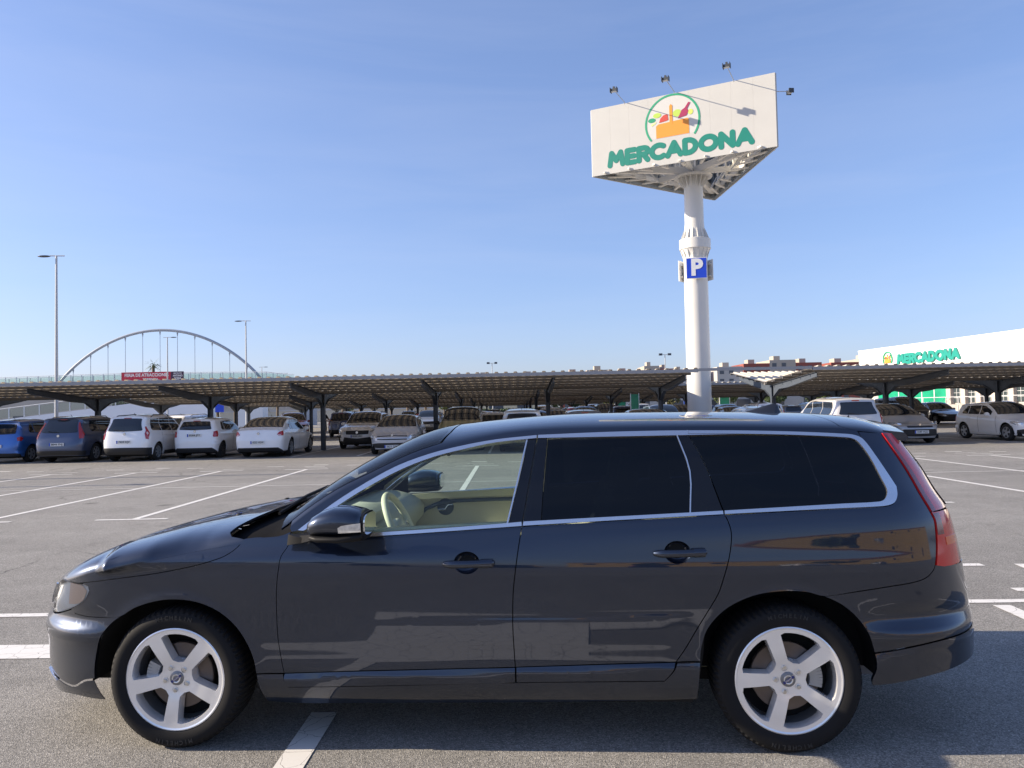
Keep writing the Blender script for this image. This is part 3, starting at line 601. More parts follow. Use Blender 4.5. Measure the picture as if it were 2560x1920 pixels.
        obj('rim_window_edge',walls,silver,w,28)
        cp=MB();cp.lathe([(.0,.014),(.026,.015),(.0325,.018),(.034,.024)],28,'y');obj('centre_cap',cp,mat('cap_grey',(.22,.22,.23),.35,.6),w)
        rg=MB();rg.lathe([(.0145,.0135),(.0165,.0125),(.0205,.0125),(.0215,.0145)],28,'y');rg.beam((.012,.0125,.013),(.022,.0125,.024),.002,.004);obj('cap_emblem',rg,alu,w)
        tb=MB();tb.beam((-.023,.0118,-.016),(.023,.0118,.016),.001,.0115,up=(0,0,1));obj('cap_badge_bar',tb,mat('badge_blue',(.02,.03,.16),.3),w)
        g=text_mb('VOLVO',.0105,.0008,.0002);g.xf(Matrix.Translation((0,.0108,0))@Matrix.Rotation(-math.atan2(.016,.023),4,'Y')@FACE_CAM);obj('cap_lettering',g,alu,w,0)
        for k in range(5):
            a=turn+k*2*math.pi/5;x,z=.056*math.cos(a),.056*math.sin(a)
            pk=MB();pk.lathe([(.0155,.0195),(.0145,.022),(.0135,.032)],14,'y',(x,0,z));obj('bolt_recess',pk,mat('recess_dark',(.03,.03,.035),.5,.3),w)
            b=MB();b.lathe([(.0,.012),(.0085,.0125),(.0105,.016),(.0105,.04)],6,'y',(x,0,z));obj('wheel_bolt',b,mat('bolt_steel',(.62,.60,.55),.3,.85),w,25)
        dk=MB();dk.lathe([(.152,.07),(.154,.072),(.154,.095)],48,'y');dk.lathe([(.088,.068),(.152,.068)],48,'y');disc=obj('brake_disc',dk,mat('disc_steel',(.14,.115,.10),.4,.7,noise=(9,.4)),w,30)
        hb=MB();hb.lathe([(.0,.056),(.075,.056),(.085,.058),(.088,.075)],32,'y');obj('disc_hat',hb,mat('hat_grey',(.30,.31,.33),.5,.4),w,30)
        bk=MB();bk.lathe([(.0,.13),(.205,.13)],30,'y');obj('back_plate',bk,dark,w)
        cl=MB();ca=(math.pi*.93 if cx==0 else .02)
        for i in range(7):
            a=ca-.30+.1*i;a2=a+.1
            cl.beam((.128*math.cos(a),.062,.128*math.sin(a)),(.128*math.cos(a2),.062,.128*math.sin(a2)),.05,.056,up=(math.cos((a+a2)/2),0,math.sin((a+a2)/2)))
        obj('brake_caliper',cl,mat('caliper_metal',(.36,.37,.38),.5,.6),w,30)
        return w
    for cx,turn in((0,R_(47)),(2.816,R_(36))):
        for s in(1,-1): wheel(cx,s,turn)
    # door mirrors
    for s in (1,-1):
        r_=bpy.data.objects.new('door_mirror',None);COL.objects.link(r_);r_.parent=car
        def loft(secs,n=18):
            V=[];Fc=[]
            for x,yc,zc,ry,rz_,pw in secs:
                for k in range(n):
                    t=2*math.pi*k/n;c,sn=math.cos(t),math.sin(t);e=2/pw
                    V.append((x,-s*(yc+ry*abs(c)**e*(1 if c>0 else -1)),zc+rz_*abs(sn)**e*(1 if sn>0 else -1)))
            for i in range(len(secs)-1):
                for k in range(n):Fc.append((i*n+k,i*n+(k+1)%n,(i+1)*n+(k+1)%n,(i+1)*n+k))
            return V,Fc+[tuple(range(n)),tuple((len(secs)-1)*n+k for k in range(n))]
        V,Fc=loft([(.712,1.03,1.052,.075,.030,2.6),(.730,1.03,1.058,.098,.044,2.6),(.77,1.03,1.068,.110,.056,2.6),(.83,1.03,1.076,.117,.065,2.7),(.89,1.03,1.075,.118,.064,2.9),(.935,1.03,1.070,.115,.059,3),(.958,1.03,1.066,.108,.052,3)])
        obj('mirror_cap',MB().add(V,Fc),paint,r_,75)
        V,Fc=loft([(.725,1.03,1.014,.09,.016,3),(.76,1.03,1.008,.112,.018,3),(.86,1.03,1.006,.119,.018,3),(.955,1.03,1.016,.113,.022,3),(.968,1.03,1.030,.10,.02,3)])
        obj('mirror_lower_shell',MB().add(V,Fc),plas,r_,60)
        V,Fc=loft([(.962,1.03,1.066,.100,.046,3.4),(.975,1.03,1.066,.100,.046,3.4)]);obj('mirror_glass',MB().add(V,Fc),mat('mirror_glass',(.75,.78,.8),.02,1.),r_,30)
        V,Fc=loft([(.957,1.03,1.064,.109,.054,3.2),(.967,1.03,1.064,.109,.054,3.2)]);obj('mirror_rim',MB().add(V,Fc),plas,r_,40)
        im=MB();V=[]
        for x in np.linspace(.862,.962,8):
            tt=(x-.862)/.1
            for z in (1.036+.006*tt,1.044+.008*tt,1.058+.016*tt**.5,1.062+.018*tt**.5 if tt>0 else 1.06):
                q=abs((z-1.073)/.064);V.append((x,-s*(1.03+.117*(1-min(.95,q)**2.8)**(1/2.8)+.003),z))
        Fc=[(i*4+k,i*4+k+1,i*4+4+k+1,i*4+4+k) for i in range(7) for k in range(3)];obj('mirror_indicator',im.add(V,Fc),mat('indicator_clear',(.70,.70,.68),.12,.55,coat=1,noise=(60,.45)),r_,60)
        pb=MB();pb.add([(.556,-s*.905,.998),(.668,-s*.89,1.0),(.64,-s*.905,.957),(.553,-s*.915,.949),(.60,-s*.93,.99),(.66,-s*.945,.985),(.64,-s*.935,.962),(.60,-s*.93,.958)],[(0,1,5,4),(1,2,6,5),(2,3,7,6),(3,0,4,7),(4,5,6,7)])
        pb.beam((.63,-s*.90,.975),(.76,-s*1.02,1.008),.05,.035,.07,.02);obj('mirror_arm',pb,plas,r_,50)
        tri=MB();V=[(.60,-s*.89,.985),(.76,-s*.868,.992),(.772,-s*.822,1.115),(.640,-s*.862,1.012)];V2=[(x,y+s*.012,z) for x,y,z in V];tri.add(V+V2,[(0,1,2,3),(4,5,6,7),(0,1,5,4),(1,2,6,5),(2,3,7,6),(3,0,4,7)]);obj('mirror_sail',tri,plas,r_)
    interior(car,S)
    # rear plate
    pl=MB();pl.box(3.80,3.812,-.26,.26,.88,.99);obj('number_plate',pl,mat('plate_white',(.75,.75,.73),.5),car)
    return car
def tyre_mat():
    if 'tyre' in MATS: return MATS['tyre']
    m=mat('tyre',(.009,.009,.010),.8,spec=.3);nt=m.node_tree;b=nt.nodes['Principled BSDF'];tc=nt.nodes.new('ShaderNodeTexCoord')
    # tread blocks: angular ribs only outside the shoulder radius
    sx=nt.nodes.new('ShaderNodeSeparateXYZ');nt.links.new(tc.outputs['Object'],sx.inputs[0])
    at=nt.nodes.new('ShaderNodeMath');at.operation='ARCTAN2';nt.links.new(sx.outputs[0],at.inputs[0]);nt.links.new(sx.outputs[2],at.inputs[1])
    mu=nt.nodes.new('ShaderNodeMath');mu.operation='MULTIPLY';mu.inputs[1].default_value=70;nt.links.new(at.outputs[0],mu.inputs[0])
    sn=nt.nodes.new('ShaderNodeMath');sn.operation='SINE';nt.links.new(mu.outputs[0],sn.inputs[0])
    ln=nt.nodes.new('ShaderNodeVectorMath');ln.operation='LENGTH';cb=nt.nodes.new('ShaderNodeCombineXYZ');nt.links.new(sx.outputs[0],cb.inputs[0]);nt.links.new(sx.outputs[2],cb.inputs[1]);nt.links.new(cb.outputs[0],ln.inputs[0])
    mr=nt.nodes.new('ShaderNodeMapRange');mr.inputs[1].default_value=.306;mr.inputs[2].default_value=.314;nt.links.new(ln.outputs['Value'],mr.inputs[0])
    pr=nt.nodes.new('ShaderNodeMath');pr.operation='MULTIPLY';nt.links.new(sn.outputs[0],pr.inputs[0]);nt.links.new(mr.outputs[0],pr.inputs[1])
    bp=nt.nodes.new('ShaderNodeBump');bp.inputs['Strength'].default_value=.9;bp.inputs['Distance'].default_value=.006;nt.links.new(pr.outputs[0],bp.inputs['Height']);nt.links.new(bp.outputs[0],b.inputs['Normal'])
    return m
def interior(car,S):
    cream=mat('cream_leather',(.78,.76,.60),.55,noise=(4,.06)); beige=mat('beige_trim',(.66,.63,.52),.6,noise=(6,.08)); slate=mat('slate_trim',(.10,.125,.17),.5); chrome=MATS['bright_trim']; soft=mat('dash_grey_beige',(.50,.52,.47),.7)
    it=bpy.data.objects.new('interior',None);COL.objects.link(it);it.parent=car
    # near side is -y; the wheel belongs to the left seat
    sw=MB();c=Vector((.975,-.37,.945));ax=Vector((.90,0,.42)).normalized();u=Vector((0,1,0));v=ax.cross(u)
    sw.tube([c+(u*math.cos(t)+v*math.sin(t))*.185 for t in np.linspace(0,2*math.pi,37)],.0185,10,False);obj('steering_wheel',sw,cream,it,80)
    hb=MB();hb.ball(tuple(c-ax*.03),.075,14,8,(.6,1.0,.8))
    for a in(0,math.pi,-math.pi/2): hb.beam(c-ax*.015,c+(u*math.cos(a)+v*math.sin(a))*.175,.05,.022,.035,.018,up=ax)
    obj('steering_hub',hb,mat('hub_beige',(.62,.61,.50),.5),it,60)
    em=MB();em.lathe([(.013,.0),(.019,.003),(.022,.0)],18,'x',(0,0,0));em.xf(Matrix.Translation(c+ax*.035)@Matrix.Rotation(-.43,4,'Y'));obj('steering_emblem',em,chrome,it)
    cl=MB();cl.tube([c-ax*.03,c-ax*.30],.04,10);obj('steering_column',cl,soft,it)
    d=MB();d.prism([(.50,.70),(.50,1.0),(.56,1.03),(.70,1.025),(.80,1.0),(.86,.965),(.89,.93),(.885,.86),(.83,.80),(.83,.66)],-.76,.76,'xz');obj('dashboard',d,soft,it,50)
    bn=MB();bn.prism([(.62,1.02),(.70,1.062),(.80,1.055),(.85,1.03),(.86,.98),(.70,.97)],-.55,-.19,'xz');obj('instrument_hood',bn,soft,it,50)
    vt=MB();
    for i in range(6): vt.box(.882,.896,-.72+.0,-.62,.905+.012*i,.909+.012*i)
    obj('air_vent',vt,slate,it)
    vf=MB();vf.box(.875,.884,-.74,-.60,.895,.985);obj('vent_panel',vf,mat('vent_dark',(.03,.033,.04),.4),it)
    vs=MB();vs.box(.884,.898,-.60,-.59,.88,.985);vs.box(.884,.898,-.745,-.738,.88,.985);obj('vent_frame',vs,beige,it)
    for s in(-1,1):
        dp=MB();dp.prism([(.66,.42),(.66,.975),(1.0,.995),(1.62,1.025),(1.62,.42)],s*.79,s*.86,'xz');o=obj('door_card',dp,beige,it,30)
        t=MB();t.prism([(.68,.955),(.68,.985),(1.0,1.006),(1.62,1.030),(1.62,.985),(1.0,.966)],s*.77,s*.80,'xz');obj('door_top_roll',t,cream,o,30)
        arc=[(.70,.70),(.76,.77),(.83,.84),(.90,.895),(.99,.932),(1.10,.945),(1.25,.950),(1.62,.955)];a2=MB()
        a2.tube([(x,s*.787,z) for x,z in arc],.013,8);obj('door_inlay',a2,slate,o,60)
        ar=MB();ar.prism([(.86,.72),(.9,.765),(1.6,.775),(1.6,.70),(.9,.69)],s*.70,s*.80,'xz');obj('armrest',ar,cream,o,30)
        h=MB();h.tube([(.98,s*.778,.888),(1.03,s*.775,.890),(1.05,s*.775,.918),(1.085,s*.778,.922)],.006,8);obj('door_release',h,chrome,o,60)
        hr=MB();hr.lathe([(.0,-.0),(.05,.001),(.062,.006)],18,'y',(1.03,s*.786,.905));obj('release_cup',hr,slate,o,60)
    for y in(-.37,.37):
        sb=MB();sb.prism([(1.45,.45),(1.95,.48),(1.98,.40),(1.45,.35)],y-.25,y+.25,'xz');sb.prism([(1.86,.50),(2.02,.48),(2.20,1.10),(2.08,1.12)],y-.24,y+.24,'xz');sb.prism([(2.10,1.13),(2.20,1.12),(2.23,1.30),(2.14,1.31)],y-.12,y+.12,'xz')
        obj('front_seat',sb,cream,it,40)
    rs=MB();rs.prism([(2.35,.48),(2.85,.52),(2.85,.42),(2.35,.40)],-.56,.56,'xz');rs.prism([(2.78,.55),(2.92,.53),(3.04,1.06),(2.93,1.08)],-.56,.56,'xz');obj('rear_seat',rs,cream,it,40)
    fl=MB();fl.box(.42,3.5,-.58,.58,.25,.30);obj('cabin_floor',fl,slate,it)
    cs=MB();cs.box(.85,1.6,-.12,.12,.30,.62);obj('centre_console',cs,soft,it)
    rm=MB();rm.ball((1.18,0,1.33),.05,12,8,(.4,2.2,.7));obj('rear_view_mirror',rm,MATS['black_plastic'],it)

# ------------------------------------------------------------------ ground and painted lines
ASPH=asphalt_mat();PAINT=line_mat()
g=MB();g.add([(-700,-500,0),(700,-500,0),(700,1500,0),(-700,1500,0)],[(0,1,2,3)])
ground=tag(obj('ground',g,ASPH,None,0),kind='structure')
def pline(x0,y0,x1,y1,w=.11,z=.004):
    a=Vector((x0,y0,0));b=Vector((x1,y1,0));d=(b-a).normalized();n=Vector((-d.y,d.x,0))*(w/2);mb=MB()
    mb.add([(*(a+n).xy,z),(*(a-n).xy,z),(*(b-n).xy,z),(*(b+n).xy,z)],[(0,1,2,3)]);o=obj('parking_line',mb,PAINT,ground,0);return o
for k in range(-7,10):                                   # double bays behind the estate
    x=-5.82+2.4*k
    pline(x,11.85,x,21.65);pline(x-.58,11.80,x+.52,11.80,.10,.005);pline(x-.62,21.70,x+.60,21.70,.10,.005)
    pline(x-1.55,23.05,x-1.05,23.05,.10,.005);pline(x-.15,22.25,x+.45,22.25,.08,.006)
    if k%2==0: pline(x-.35,22.75,x+.25,22.75,.09,.005);pline(x-.25,23.45,x+.2,23.35,.16,.006)
pline(-24,17.05,18,16.72,.05,.006)
for k in range(-10,13):                                   # bays under the first carport
    x=-8.08+2.4*k
    pline(x,28.0,x,37.4,.09)
# worn markings close to the estate
pline(-7,6.26,-2.4,6.13,.10);pline(2.6,6.02,7.5,5.86,.10)
pline(-7.5,5.33,-2.3,5.18,.30)
pline(-1.01,4.05,-1.03,2.58,.135);pline(3.66,5.86,3.50,3.0,.13)
pline(3.1,7.36,4.40,7.31,.11);pline(4.06,6.33,5.2,6.30,.11);pline(4.6,6.32,4.75,7.3,.11,.005)
pline(-1.12,2.38,.28,2.34,.52,.005);pline(-3.4,2.72,-1.1,2.43,.10);pline(.28,2.57,2.4,2.50,.07,.006);pline(.28,2.08,2.4,1.88,.09,.006)


# ------------------------------------------------------------------ corrugated carports
def sheet_mat():
    m=mat('roof_sheet_cream',(.62,.57,.49),.6,0,noise=(.8,.14));nt=m.node_tree;b=nt.nodes['Principled BSDF'];o=[n for n in nt.nodes if n.type=='OUTPUT_MATERIAL'][0]
    tr=nt.nodes.new('ShaderNodeBsdfTranslucent');tr.inputs[0].default_value=(.56,.48,.38,1);mx=nt.nodes.new('ShaderNodeMixShader');mx.inputs[0].default_value=.20
    nt.links.new(b.outputs[0],mx.inputs[1]);nt.links.new(tr.outputs[0],mx.inputs[2]);nt.links.new(mx.outputs[0],o.inputs[0]);return m
STEEL=mat('carport_steel',(.075,.09,.115),.5,.1,noise=(2,.15));GALV=mat('galvanised_purlin',(.16,.15,.14),.55,.1);SHEET=sheet_mat();FASC=mat('fascia_grey',(.33,.33,.34),.5,.1)
def corrugated(xa,xb,ya,za,yb,zb):
    per=.34;mb=MB();xs=[];x=xa
    while x<xb-1e-6:
        for fx,dz in((0,0),(.52,0),(.62,.05),(.90,.05)):
            if x+fx*per<xb: xs.append((x+fx*per,dz))
        x+=per
    xs.append((xb,0));n=len(xs);V=[(x,ya,za+d) for x,d in xs]+[(x,yb,zb+d) for x,d in xs]
    return mb.add(V,[(i,i+1,n+i+1,n+i) for i in range(n-1)])
_post=None;_arms={}
def carport(yv,ks,label,zv=2.52,zf=2.88,zr=3.15,front=5.3,rear=5.2,group='corrugated carports',fpurl=5,rpurl=5):
    x0=-8.08+4.8*ks[0];x1=-8.08+4.8*ks[-1]
    t=thing('carport',label,'carport',(x0,yv,0),0,group);L=x1-x0;ov=.35
    obj('roof_sheet',corrugated(-ov,L+ov,-front,zf,-.08,zv),SHEET,t,0,False);obj('roof_sheet',corrugated(-ov,L+ov,.08,zv,rear,zr),SHEET,t,0,False)
    for i in range(fpurl+1):
        f=i/fpurl;y=-front+.12+(front-.35)*f;z=zf+(zv-zf)*((y+front)/(front-.08))-.075
        m=MB();m.box(-ov,L+ov,y-.03,y+.03,z-.02,z+.066);obj('purlin',m,GALV,t,0)
    for i in range(rpurl+1):
        f=i/rpurl;y=.30+(rear-.42)*f;z=zv+(zr-zv)*((y-.08)/(rear-.08))-.075
        m=MB();m.box(-ov,L+ov,y-.03,y+.03,z-.02,z+.066);obj('purlin',m,GALV,t,0)
    m=MB();m.box(-ov,L+ov,-.10,.10,zv-.13,zv-.02);obj('gutter',m,GALV,t,0)
    m=MB();m.box(-ov-.002,L+ov+.002,-front-.035,-front+.0,zf-.12,zf-.004);obj('fascia',m,FASC,t,0)
    for k in ks:
        x=-8.08+4.8*k-x0
        global _post
        if _post is None:
            m=MB();m.box(-.09,-.075,-.09,.09,.02,2.36);m.box(.075,.09,-.09,.09,.02,2.36);m.box(-.075,.075,-.012,.012,.02,2.36);m.box(-.17,.17,-.17,.17,0,.02);_post=mesh_from('post',m,0)
        o=obj('post',_post,STEEL,t);o.location=(x,0,0)
        key=(zv,zf,zr,front,rear)
        if key not in _arms:
            a=MB()
            def arm(ye,ze):
                m=MB();zt0=zv-.15;zt1=ze-.15;sg=1 if ye>0 else -1
                prof=[(sg*.02,zt0),(ye,zt1),(ye,zt1-.16),(ye*.42,zt0+(zt1-zt0)*.42-.26),(ye*.20,zt0-.16),(sg*.085,zt0-.52),(sg*.02,zt0-.52)]
                m.prism(prof,-.01,.01,'yz')
                fl=[((sg*.02),zt0,(ye),zt1)]
                m.beam((0,sg*.02,zt0+.006),(0,ye,zt1+.006),.14,.012);m.beam((0,ye,zt1-.166),(0,ye*.42,zt0+(zt1-zt0)*.42-.266),.14,.012);m.beam((0,ye*.42,zt0+(zt1-zt0)*.42-.266),(0,ye*.20,zt0-.166),.14,.012);m.beam((0,ye*.20,zt0-.166),(0,sg*.085,zt0-.526),.14,.012)
                return mesh_from('arm',m,0)
            _arms[key]=(arm(-front+.5,zf+(zv-zf)*.5/front),arm(rear-.4,zr-(zr-zv)*.4/rear))
        for me in _arms[key]: o=obj('arm',me,STEEL,t);o.location=(x,0,0)
    return t
carport(32.8,list(range(-5,4)),'long corrugated carport over the white hatchbacks, ending beside the white sign pole')
carport(32.8,list(range(4,10)),'corrugated carport over the cream minivan, with its sunlit end beside the sign pole')
_b=thing('tie_bar','thin grey tie bar spanning the gap between two carports in front of the sign pole','bar',(6.68,27.5,2.80));_m=MB();_m.box(0,4.05,-.04,.04,0,.10);obj('bar',_m,FASC,_b)
carport(49.2,list(range(-3,10)),'second corrugated carport, behind the one over the white hatchbacks',2.46,2.86,3.05)
carport(65.6,list(range(-3,9)),'third corrugated carport, over the grey crossover',2.36,2.80,2.95)
carport(82.0,list(range(-3,6)),'fourth corrugated carport, far from the estate car',2.28,2.74,2.85)
carport(98.4,list(range(-3,5)),'rearmost corrugated carport beside the hedge',2.24,2.7,2.8)

# ------------------------------------------------------------------ letters drawn as thick rounded strokes
def _arc(cx,cy,rx,ry,a0,a1,n=12): return [(cx+rx*math.cos(R_(a)),cy+ry*math.sin(R_(a))) for a in np.linspace(a0,a1,n)]
GLY={'M':(.92,[[(.12,0),(.22,1),(.46,.35),(.70,1),(.80,0)]]),'E':(.62,[[(.52,0),(.12,0),(.12,1),(.52,1)],[(.12,.5),(.48,.5)]]),
 'R':(.68,[[(.12,0),(.12,1),(.38,1)]+_arc(.38,.75,.20,.25,80,-90,8)+[(.12,.5)],[(.34,.5),(.56,0)]]),'C':(.80,[_arc(.46,.5,.36,.5,50,310,16)]),
 'A':(.84,[[(.10,0),(.42,1),(.74,0)],[(.22,.33),(.62,.33)]]),'D':(.78,[[(.12,0),(.12,1),(.28,1)]+_arc(.28,.5,.36,.5,85,-85,12)+[(.28,0),(.12,0)]]),
 'O':(.96,[_arc(.48,.5,.36,.5,0,360,24)]),'N':(.80,[[(.12,0),(.12,1),(.66,0),(.66,1)]])}
def stroke_mb(pts,w,d0,d1,seq=[0]):
    """flat ribbon with round joints lying in the local xz plane, front towards -y"""
    mb=MB();pts=[Vector(p) for p in pts]
    for a,b in zip(pts[:-1],pts[1:]):
        d=(b-a)
        if d.length<1e-5: continue
        d.normalize();n=Vector((-d.y,d.x))*(w/2);e=(seq[0]%7)*.0006;seq[0]+=1
        mb.prism([tuple(a+n),tuple(a-n),tuple(b-n),tuple(b+n)],-d1-e,-d0,'xz')
    for p in pts:
        e=(seq[0]%7)*.0006+.0003;seq[0]+=1;mb.prism([(p.x+w/2*math.cos(t),p.y+w/2*math.sin(t)) for t in np.linspace(0,2*math.pi,17)[:-1]],-d1-e,-d0,'xz')
    return mb
def stroke_text(txt,h,w,x0,z0,width,d0,d1):
    adv=sum(GLY[c][0] for c in txt);hh=h-w;sx=(width)/adv;out=[];x=x0
    for c in txt:
        a,sts=GLY[c];m=MB()
        for s in sts: q=stroke_mb([(x+p[0]*sx,z0+w/2+p[1]*hh) for p in s],w,d0,d1);m.add(q.v,q.f)
        out.append(m);x+=a*sx
    return out
def logo_parts(parent,cx,cz,R,d0,d1,ring_w):
    """green open ring with an orange basket of groceries"""
    col=lambda n,c:mat('logo_'+n,c,.5)
    k=R/1.17
    ring=stroke_mb([(cx+R*math.cos(a),cz+R*math.sin(a)) for a in np.linspace(R_(-35),R_(215),44)],ring_w,d0,d1);obj('logo_ring',ring,col('green',(.03,.33,.18)),parent,0)
    def pg(n,pts,c,e=0): m=MB();m.prism([(cx+x*k,cz+z*k) for x,z in pts],-d1-.003-e,-d0,'xz');obj(n,m,c,parent,0)
    pg('logo_basket',[(-.72,-.63),(.72,-.63),(.72,-.02),(.66,.04),(-.62,-.02),(-.72,-.10)],col('orange',(.80,.30,.04)))
    pg('logo_handle',[(-.115,-.1),(.015,-.1),(.015,.70),(-.05,.77),(-.115,.70)],col('orange',(.80,.30,.04)),.004)
    el=lambda x,z,a,b,n=12:[(x+a*math.cos(t),z+b*math.sin(t)) for t in np.linspace(0,2*math.pi,n+1)[:-1]]
    pg('logo_broccoli',el(-.90,.20,.17,.10)+[],col('dark_green',(.02,.30,.16)),.001);pg('logo_lettuce',el(-.66,.38,.18,.11),col('lime',(.45,.62,.10)),.002)
    pg('logo_tomato',[(-.58,.04),(-.52,.22),(-.38,.34),(-.20,.36),(-.17,.10),(-.3,.07)],col('red',(.55,.07,.05)),.003)
    pg('logo_leaf',el(.22,.33,.19,.16),col('lime',(.45,.62,.10)),.001);pg('logo_fruit',el(.80,.28,.11,.12),col('yellow_green',(.60,.68,.14)),.002)
    pg('logo_bottle',[(.25,.09),(.62,.15),(.72,.32),(.66,.44),(.80,.68),(.72,.72),(.56,.50),(.42,.42)],col('wine',(.36,.03,.10)),.005)
    pg('logo_stripe',[(-.95,.02),(-.72,.10),(-.72,.05),(-.9,-.06)],col('pale_yellow',(.75,.78,.30)),.001)

# ------------------------------------------------------------------ three-sided sign tower
def sign_tower():
    W_=mat('sign_pole_white',(.66,.65,.62),.42,noise=(.7,.06));F_=mat('sign_face_white',(.52,.515,.49),.55,noise=(.9,.07));U_=mat('frame_white_steel',(.80,.77,.70),.5);dk=mat('lamp_dark',(.05,.055,.06),.5);teal=mat('letter_teal',(.010,.21,.16),.45)
    t=thing('sign_tower','tall white supermarket sign tower with three-sided board and round steel pole','sign',(8.48,34.86,0))
    # local axes: board frame k turned by 120 degrees
    p=MB();p.lathe([(.90,.0),(.90,.03),(.54,.035),(.535,4.0),(.53,8.30),(.53,8.32)],40,'z');p.lathe([(.53,8.3),(.54,8.42),(.66,8.66),(.70,8.68),(.70,9.12),(.66,9.14),(.54,9.17),(.46,9.5),(.425,9.9),(.42,11.4),(.42,12.0)],40,'z');obj('pole',p,W_,t,30)
    for i in range(16):
        a=2*math.pi*i/16;c,s=math.cos(a),math.sin(a)
        for z0,z1,r0,r1 in((8.64,8.26,.67,.545),(9.16,9.62,.64,.46),(11.98,11.50,.70,.43)):
            gq=MB();gq.add([(c*.42-s*.01,s*.42+c*.01,z0),(c*r0-s*.01,s*r0+c*.01,z0),(c*r1-s*.01,s*r1+c*.01,z1),(c*.42-s*.01,s*.42+c*.01,z1),(c*.42+s*.01,s*.42-c*.01,z0),(c*r0+s*.01,s*r0-c*.01,z0),(c*r1+s*.01,s*r1-c*.01,z1),(c*.42+s*.01,s*.42-c*.01,z1)],[(0,1,2,3),(4,7,6,5),(0,1,5,4),(1,2,6,5),(2,3,7,6),(3,0,4,7)]);obj('gusset',gq,W_,t,0)
    fl=MB();fl.lathe([(.0,11.985),(.86,11.985),(.86,12.04),(.0,12.04)],32,'z');obj('flange',fl,W_,t,20)
    A0=math.atan2(-.449,.894);LN=8.0;ap=LN*.28868
    frames=[]
    for k in range(3):
        e=bpy.data.objects.new('sign_board',None);COL.objects.link(e);e.parent=t;rz=A0+k*2*math.pi/3;e.rotation_euler=(0,0,rz);e.location=(ap*math.sin(rz),-ap*math.cos(rz),12.05);frames.append(e)
        n=9;wd=LN/n
        for i in range(n):
            m=MB();m.box(-LN/2+i*wd+.0012,-LN/2+(i+1)*wd-.0012,-.05,0,0,3.05);obj('face_sheet',m,F_,e,0)
        b=MB();
        for z in(.08,1.0,2.0,2.92): b.box(-LN/2+.1,LN/2-.1,.02,.10,z-.05,z+.05)
        for x in np.linspace(-LN/2+.3,LN/2-.3,9): b.box(x-.04,x+.04,.10,.18,.02,3.0)
        obj('back_frame',b,mat('back_frame_grey',(.25,.28,.30),.6),e,0)
        for x in((-2.4,-.15,2.35) if k==0 else (-2.0,2.0)):
            arm=MB();arm.tube([(x,-.05,3.02),(x,-.05,3.10),(x,-1.45,3.13)],.017,6);fo=obj('floodlight',arm,mat('arm_galv',(.42,.43,.44),.5,.3),e)
            hd=MB();hd.box(x-.12,x+.12,-1.56,-1.40,3.06,3.17);hd.box(x-.15,x-.13,-1.60,-1.38,3.02,3.22);hd.box(x+.13,x+.15,-1.60,-1.38,3.02,3.22);hd.box(x-.04,x+.04,-1.52,-1.44,3.17,3.27);obj('lamp_head',hd,dk,fo,0)
            ls=MB();ls.box(x-.11,x+.11,-1.55,-1.42,3.045,3.058);obj('lamp_glass',ls,mat('lamp_glass_grey',(.55,.57,.58),.2),fo,0)
    f0=frames[0]
    for m in stroke_text('MERCADONA',.78,.235,-4+.74,.24,6.36,.051,.058): obj('letter',m,teal,f0,0)
    disc=MB();disc.prism([(-.28+1.13*math.cos(a),1.83+1.13*math.sin(a)) for a in np.linspace(R_(-35),R_(215),40)],-.0525,-.0505,'xz');obj('logo_disc',disc,mat('logo_white',(.58,.575,.55),.5),f0,0)
    logo_parts(f0,-.28,1.83,1.17,.0535,.058,.085)
    # underside truss
    V=[Vector((8.0*math.cos(A0+math.pi/2+2*math.pi/3*k)*.57735,8.0*math.sin(A0+math.pi/2+2*math.pi/3*k)*.57735,0)) for k in range(3)]
    for k in range(3):
        a,b=V[k]*.94,V[(k+1)%3]*.94;m=MB();m.beam((*a.xy,12.42),(*b.xy,12.42),.10,.22);obj('edge_girder',m,U_,t,0)
        m=MB();m.beam((*(V[k]*.9).xy,12.42),(0,0,12.30),.20,.30);obj('radial_girder',m,U_,t,0)
        mid=(a+b)/2;m=MB();m.beam((*mid.xy,12.42),(0,0,12.30),.16,.24);obj('radial_girder',m,U_,t,0)
        for i in range(7):
            c=a.lerp(b,(i+.7)/7.4);inn=c*.70;m=MB();m.beam((*(c*1.12).xy,12.13),(*inn.xy,12.13),.11,.05);m.beam((*inn.xy,12.13),(*(c*.97).xy,12.9),.06,.06);obj('walkway_bracket',m,U_,t,0)
        for i in range(5):
            c=a.lerp(b,(i+1)/6)*.9;m=MB();m.beam((*c.xy,12.4),(*(c*.9).xy,14.9),.09,.09);m.beam((*c.xy,12.4),(*(a.lerp(b,(i+1.6)/6)*.9).xy,14.8),.05,.05);obj('upright_brace',m,U_,t,0)
    # parking boards on the pole
    for k in range(3):
        e=bpy.data.objects.new('parking_sign',None);COL.objects.link(e);e.parent=t;rz=R_(-10)+k*2*math.pi/3;e.rotation_euler=(0,0,rz);e.location=(.60*math.sin(rz),-.60*math.cos(rz),7.73)
        m=MB();m.box(-.455,.455,-.03,.0,-.47,.47);obj('board',m,mat('sign_edge_white',(.75,.75,.74),.5),e,0);m=MB();m.box(-.43,.43,-.036,-.031,-.445,.445);obj('blue_face',m,mat('parking_blue',(.015,.07,.62),.45),e,0)
        m=text_mb('P',1.0,.006,.045);m.xf(Matrix.Translation((0.0,-.042,-.0))@FACE_CAM);obj('letter',m,mat('sign_letter_white',(.82,.82,.82),.5),e,0)
        m=MB();m.box(-.35,.35,.0,.09,-.30,-.24);m.box(-.35,.35,.0,.09,.24,.30);obj('bracket',m,U_,e,0)
sign_tower()

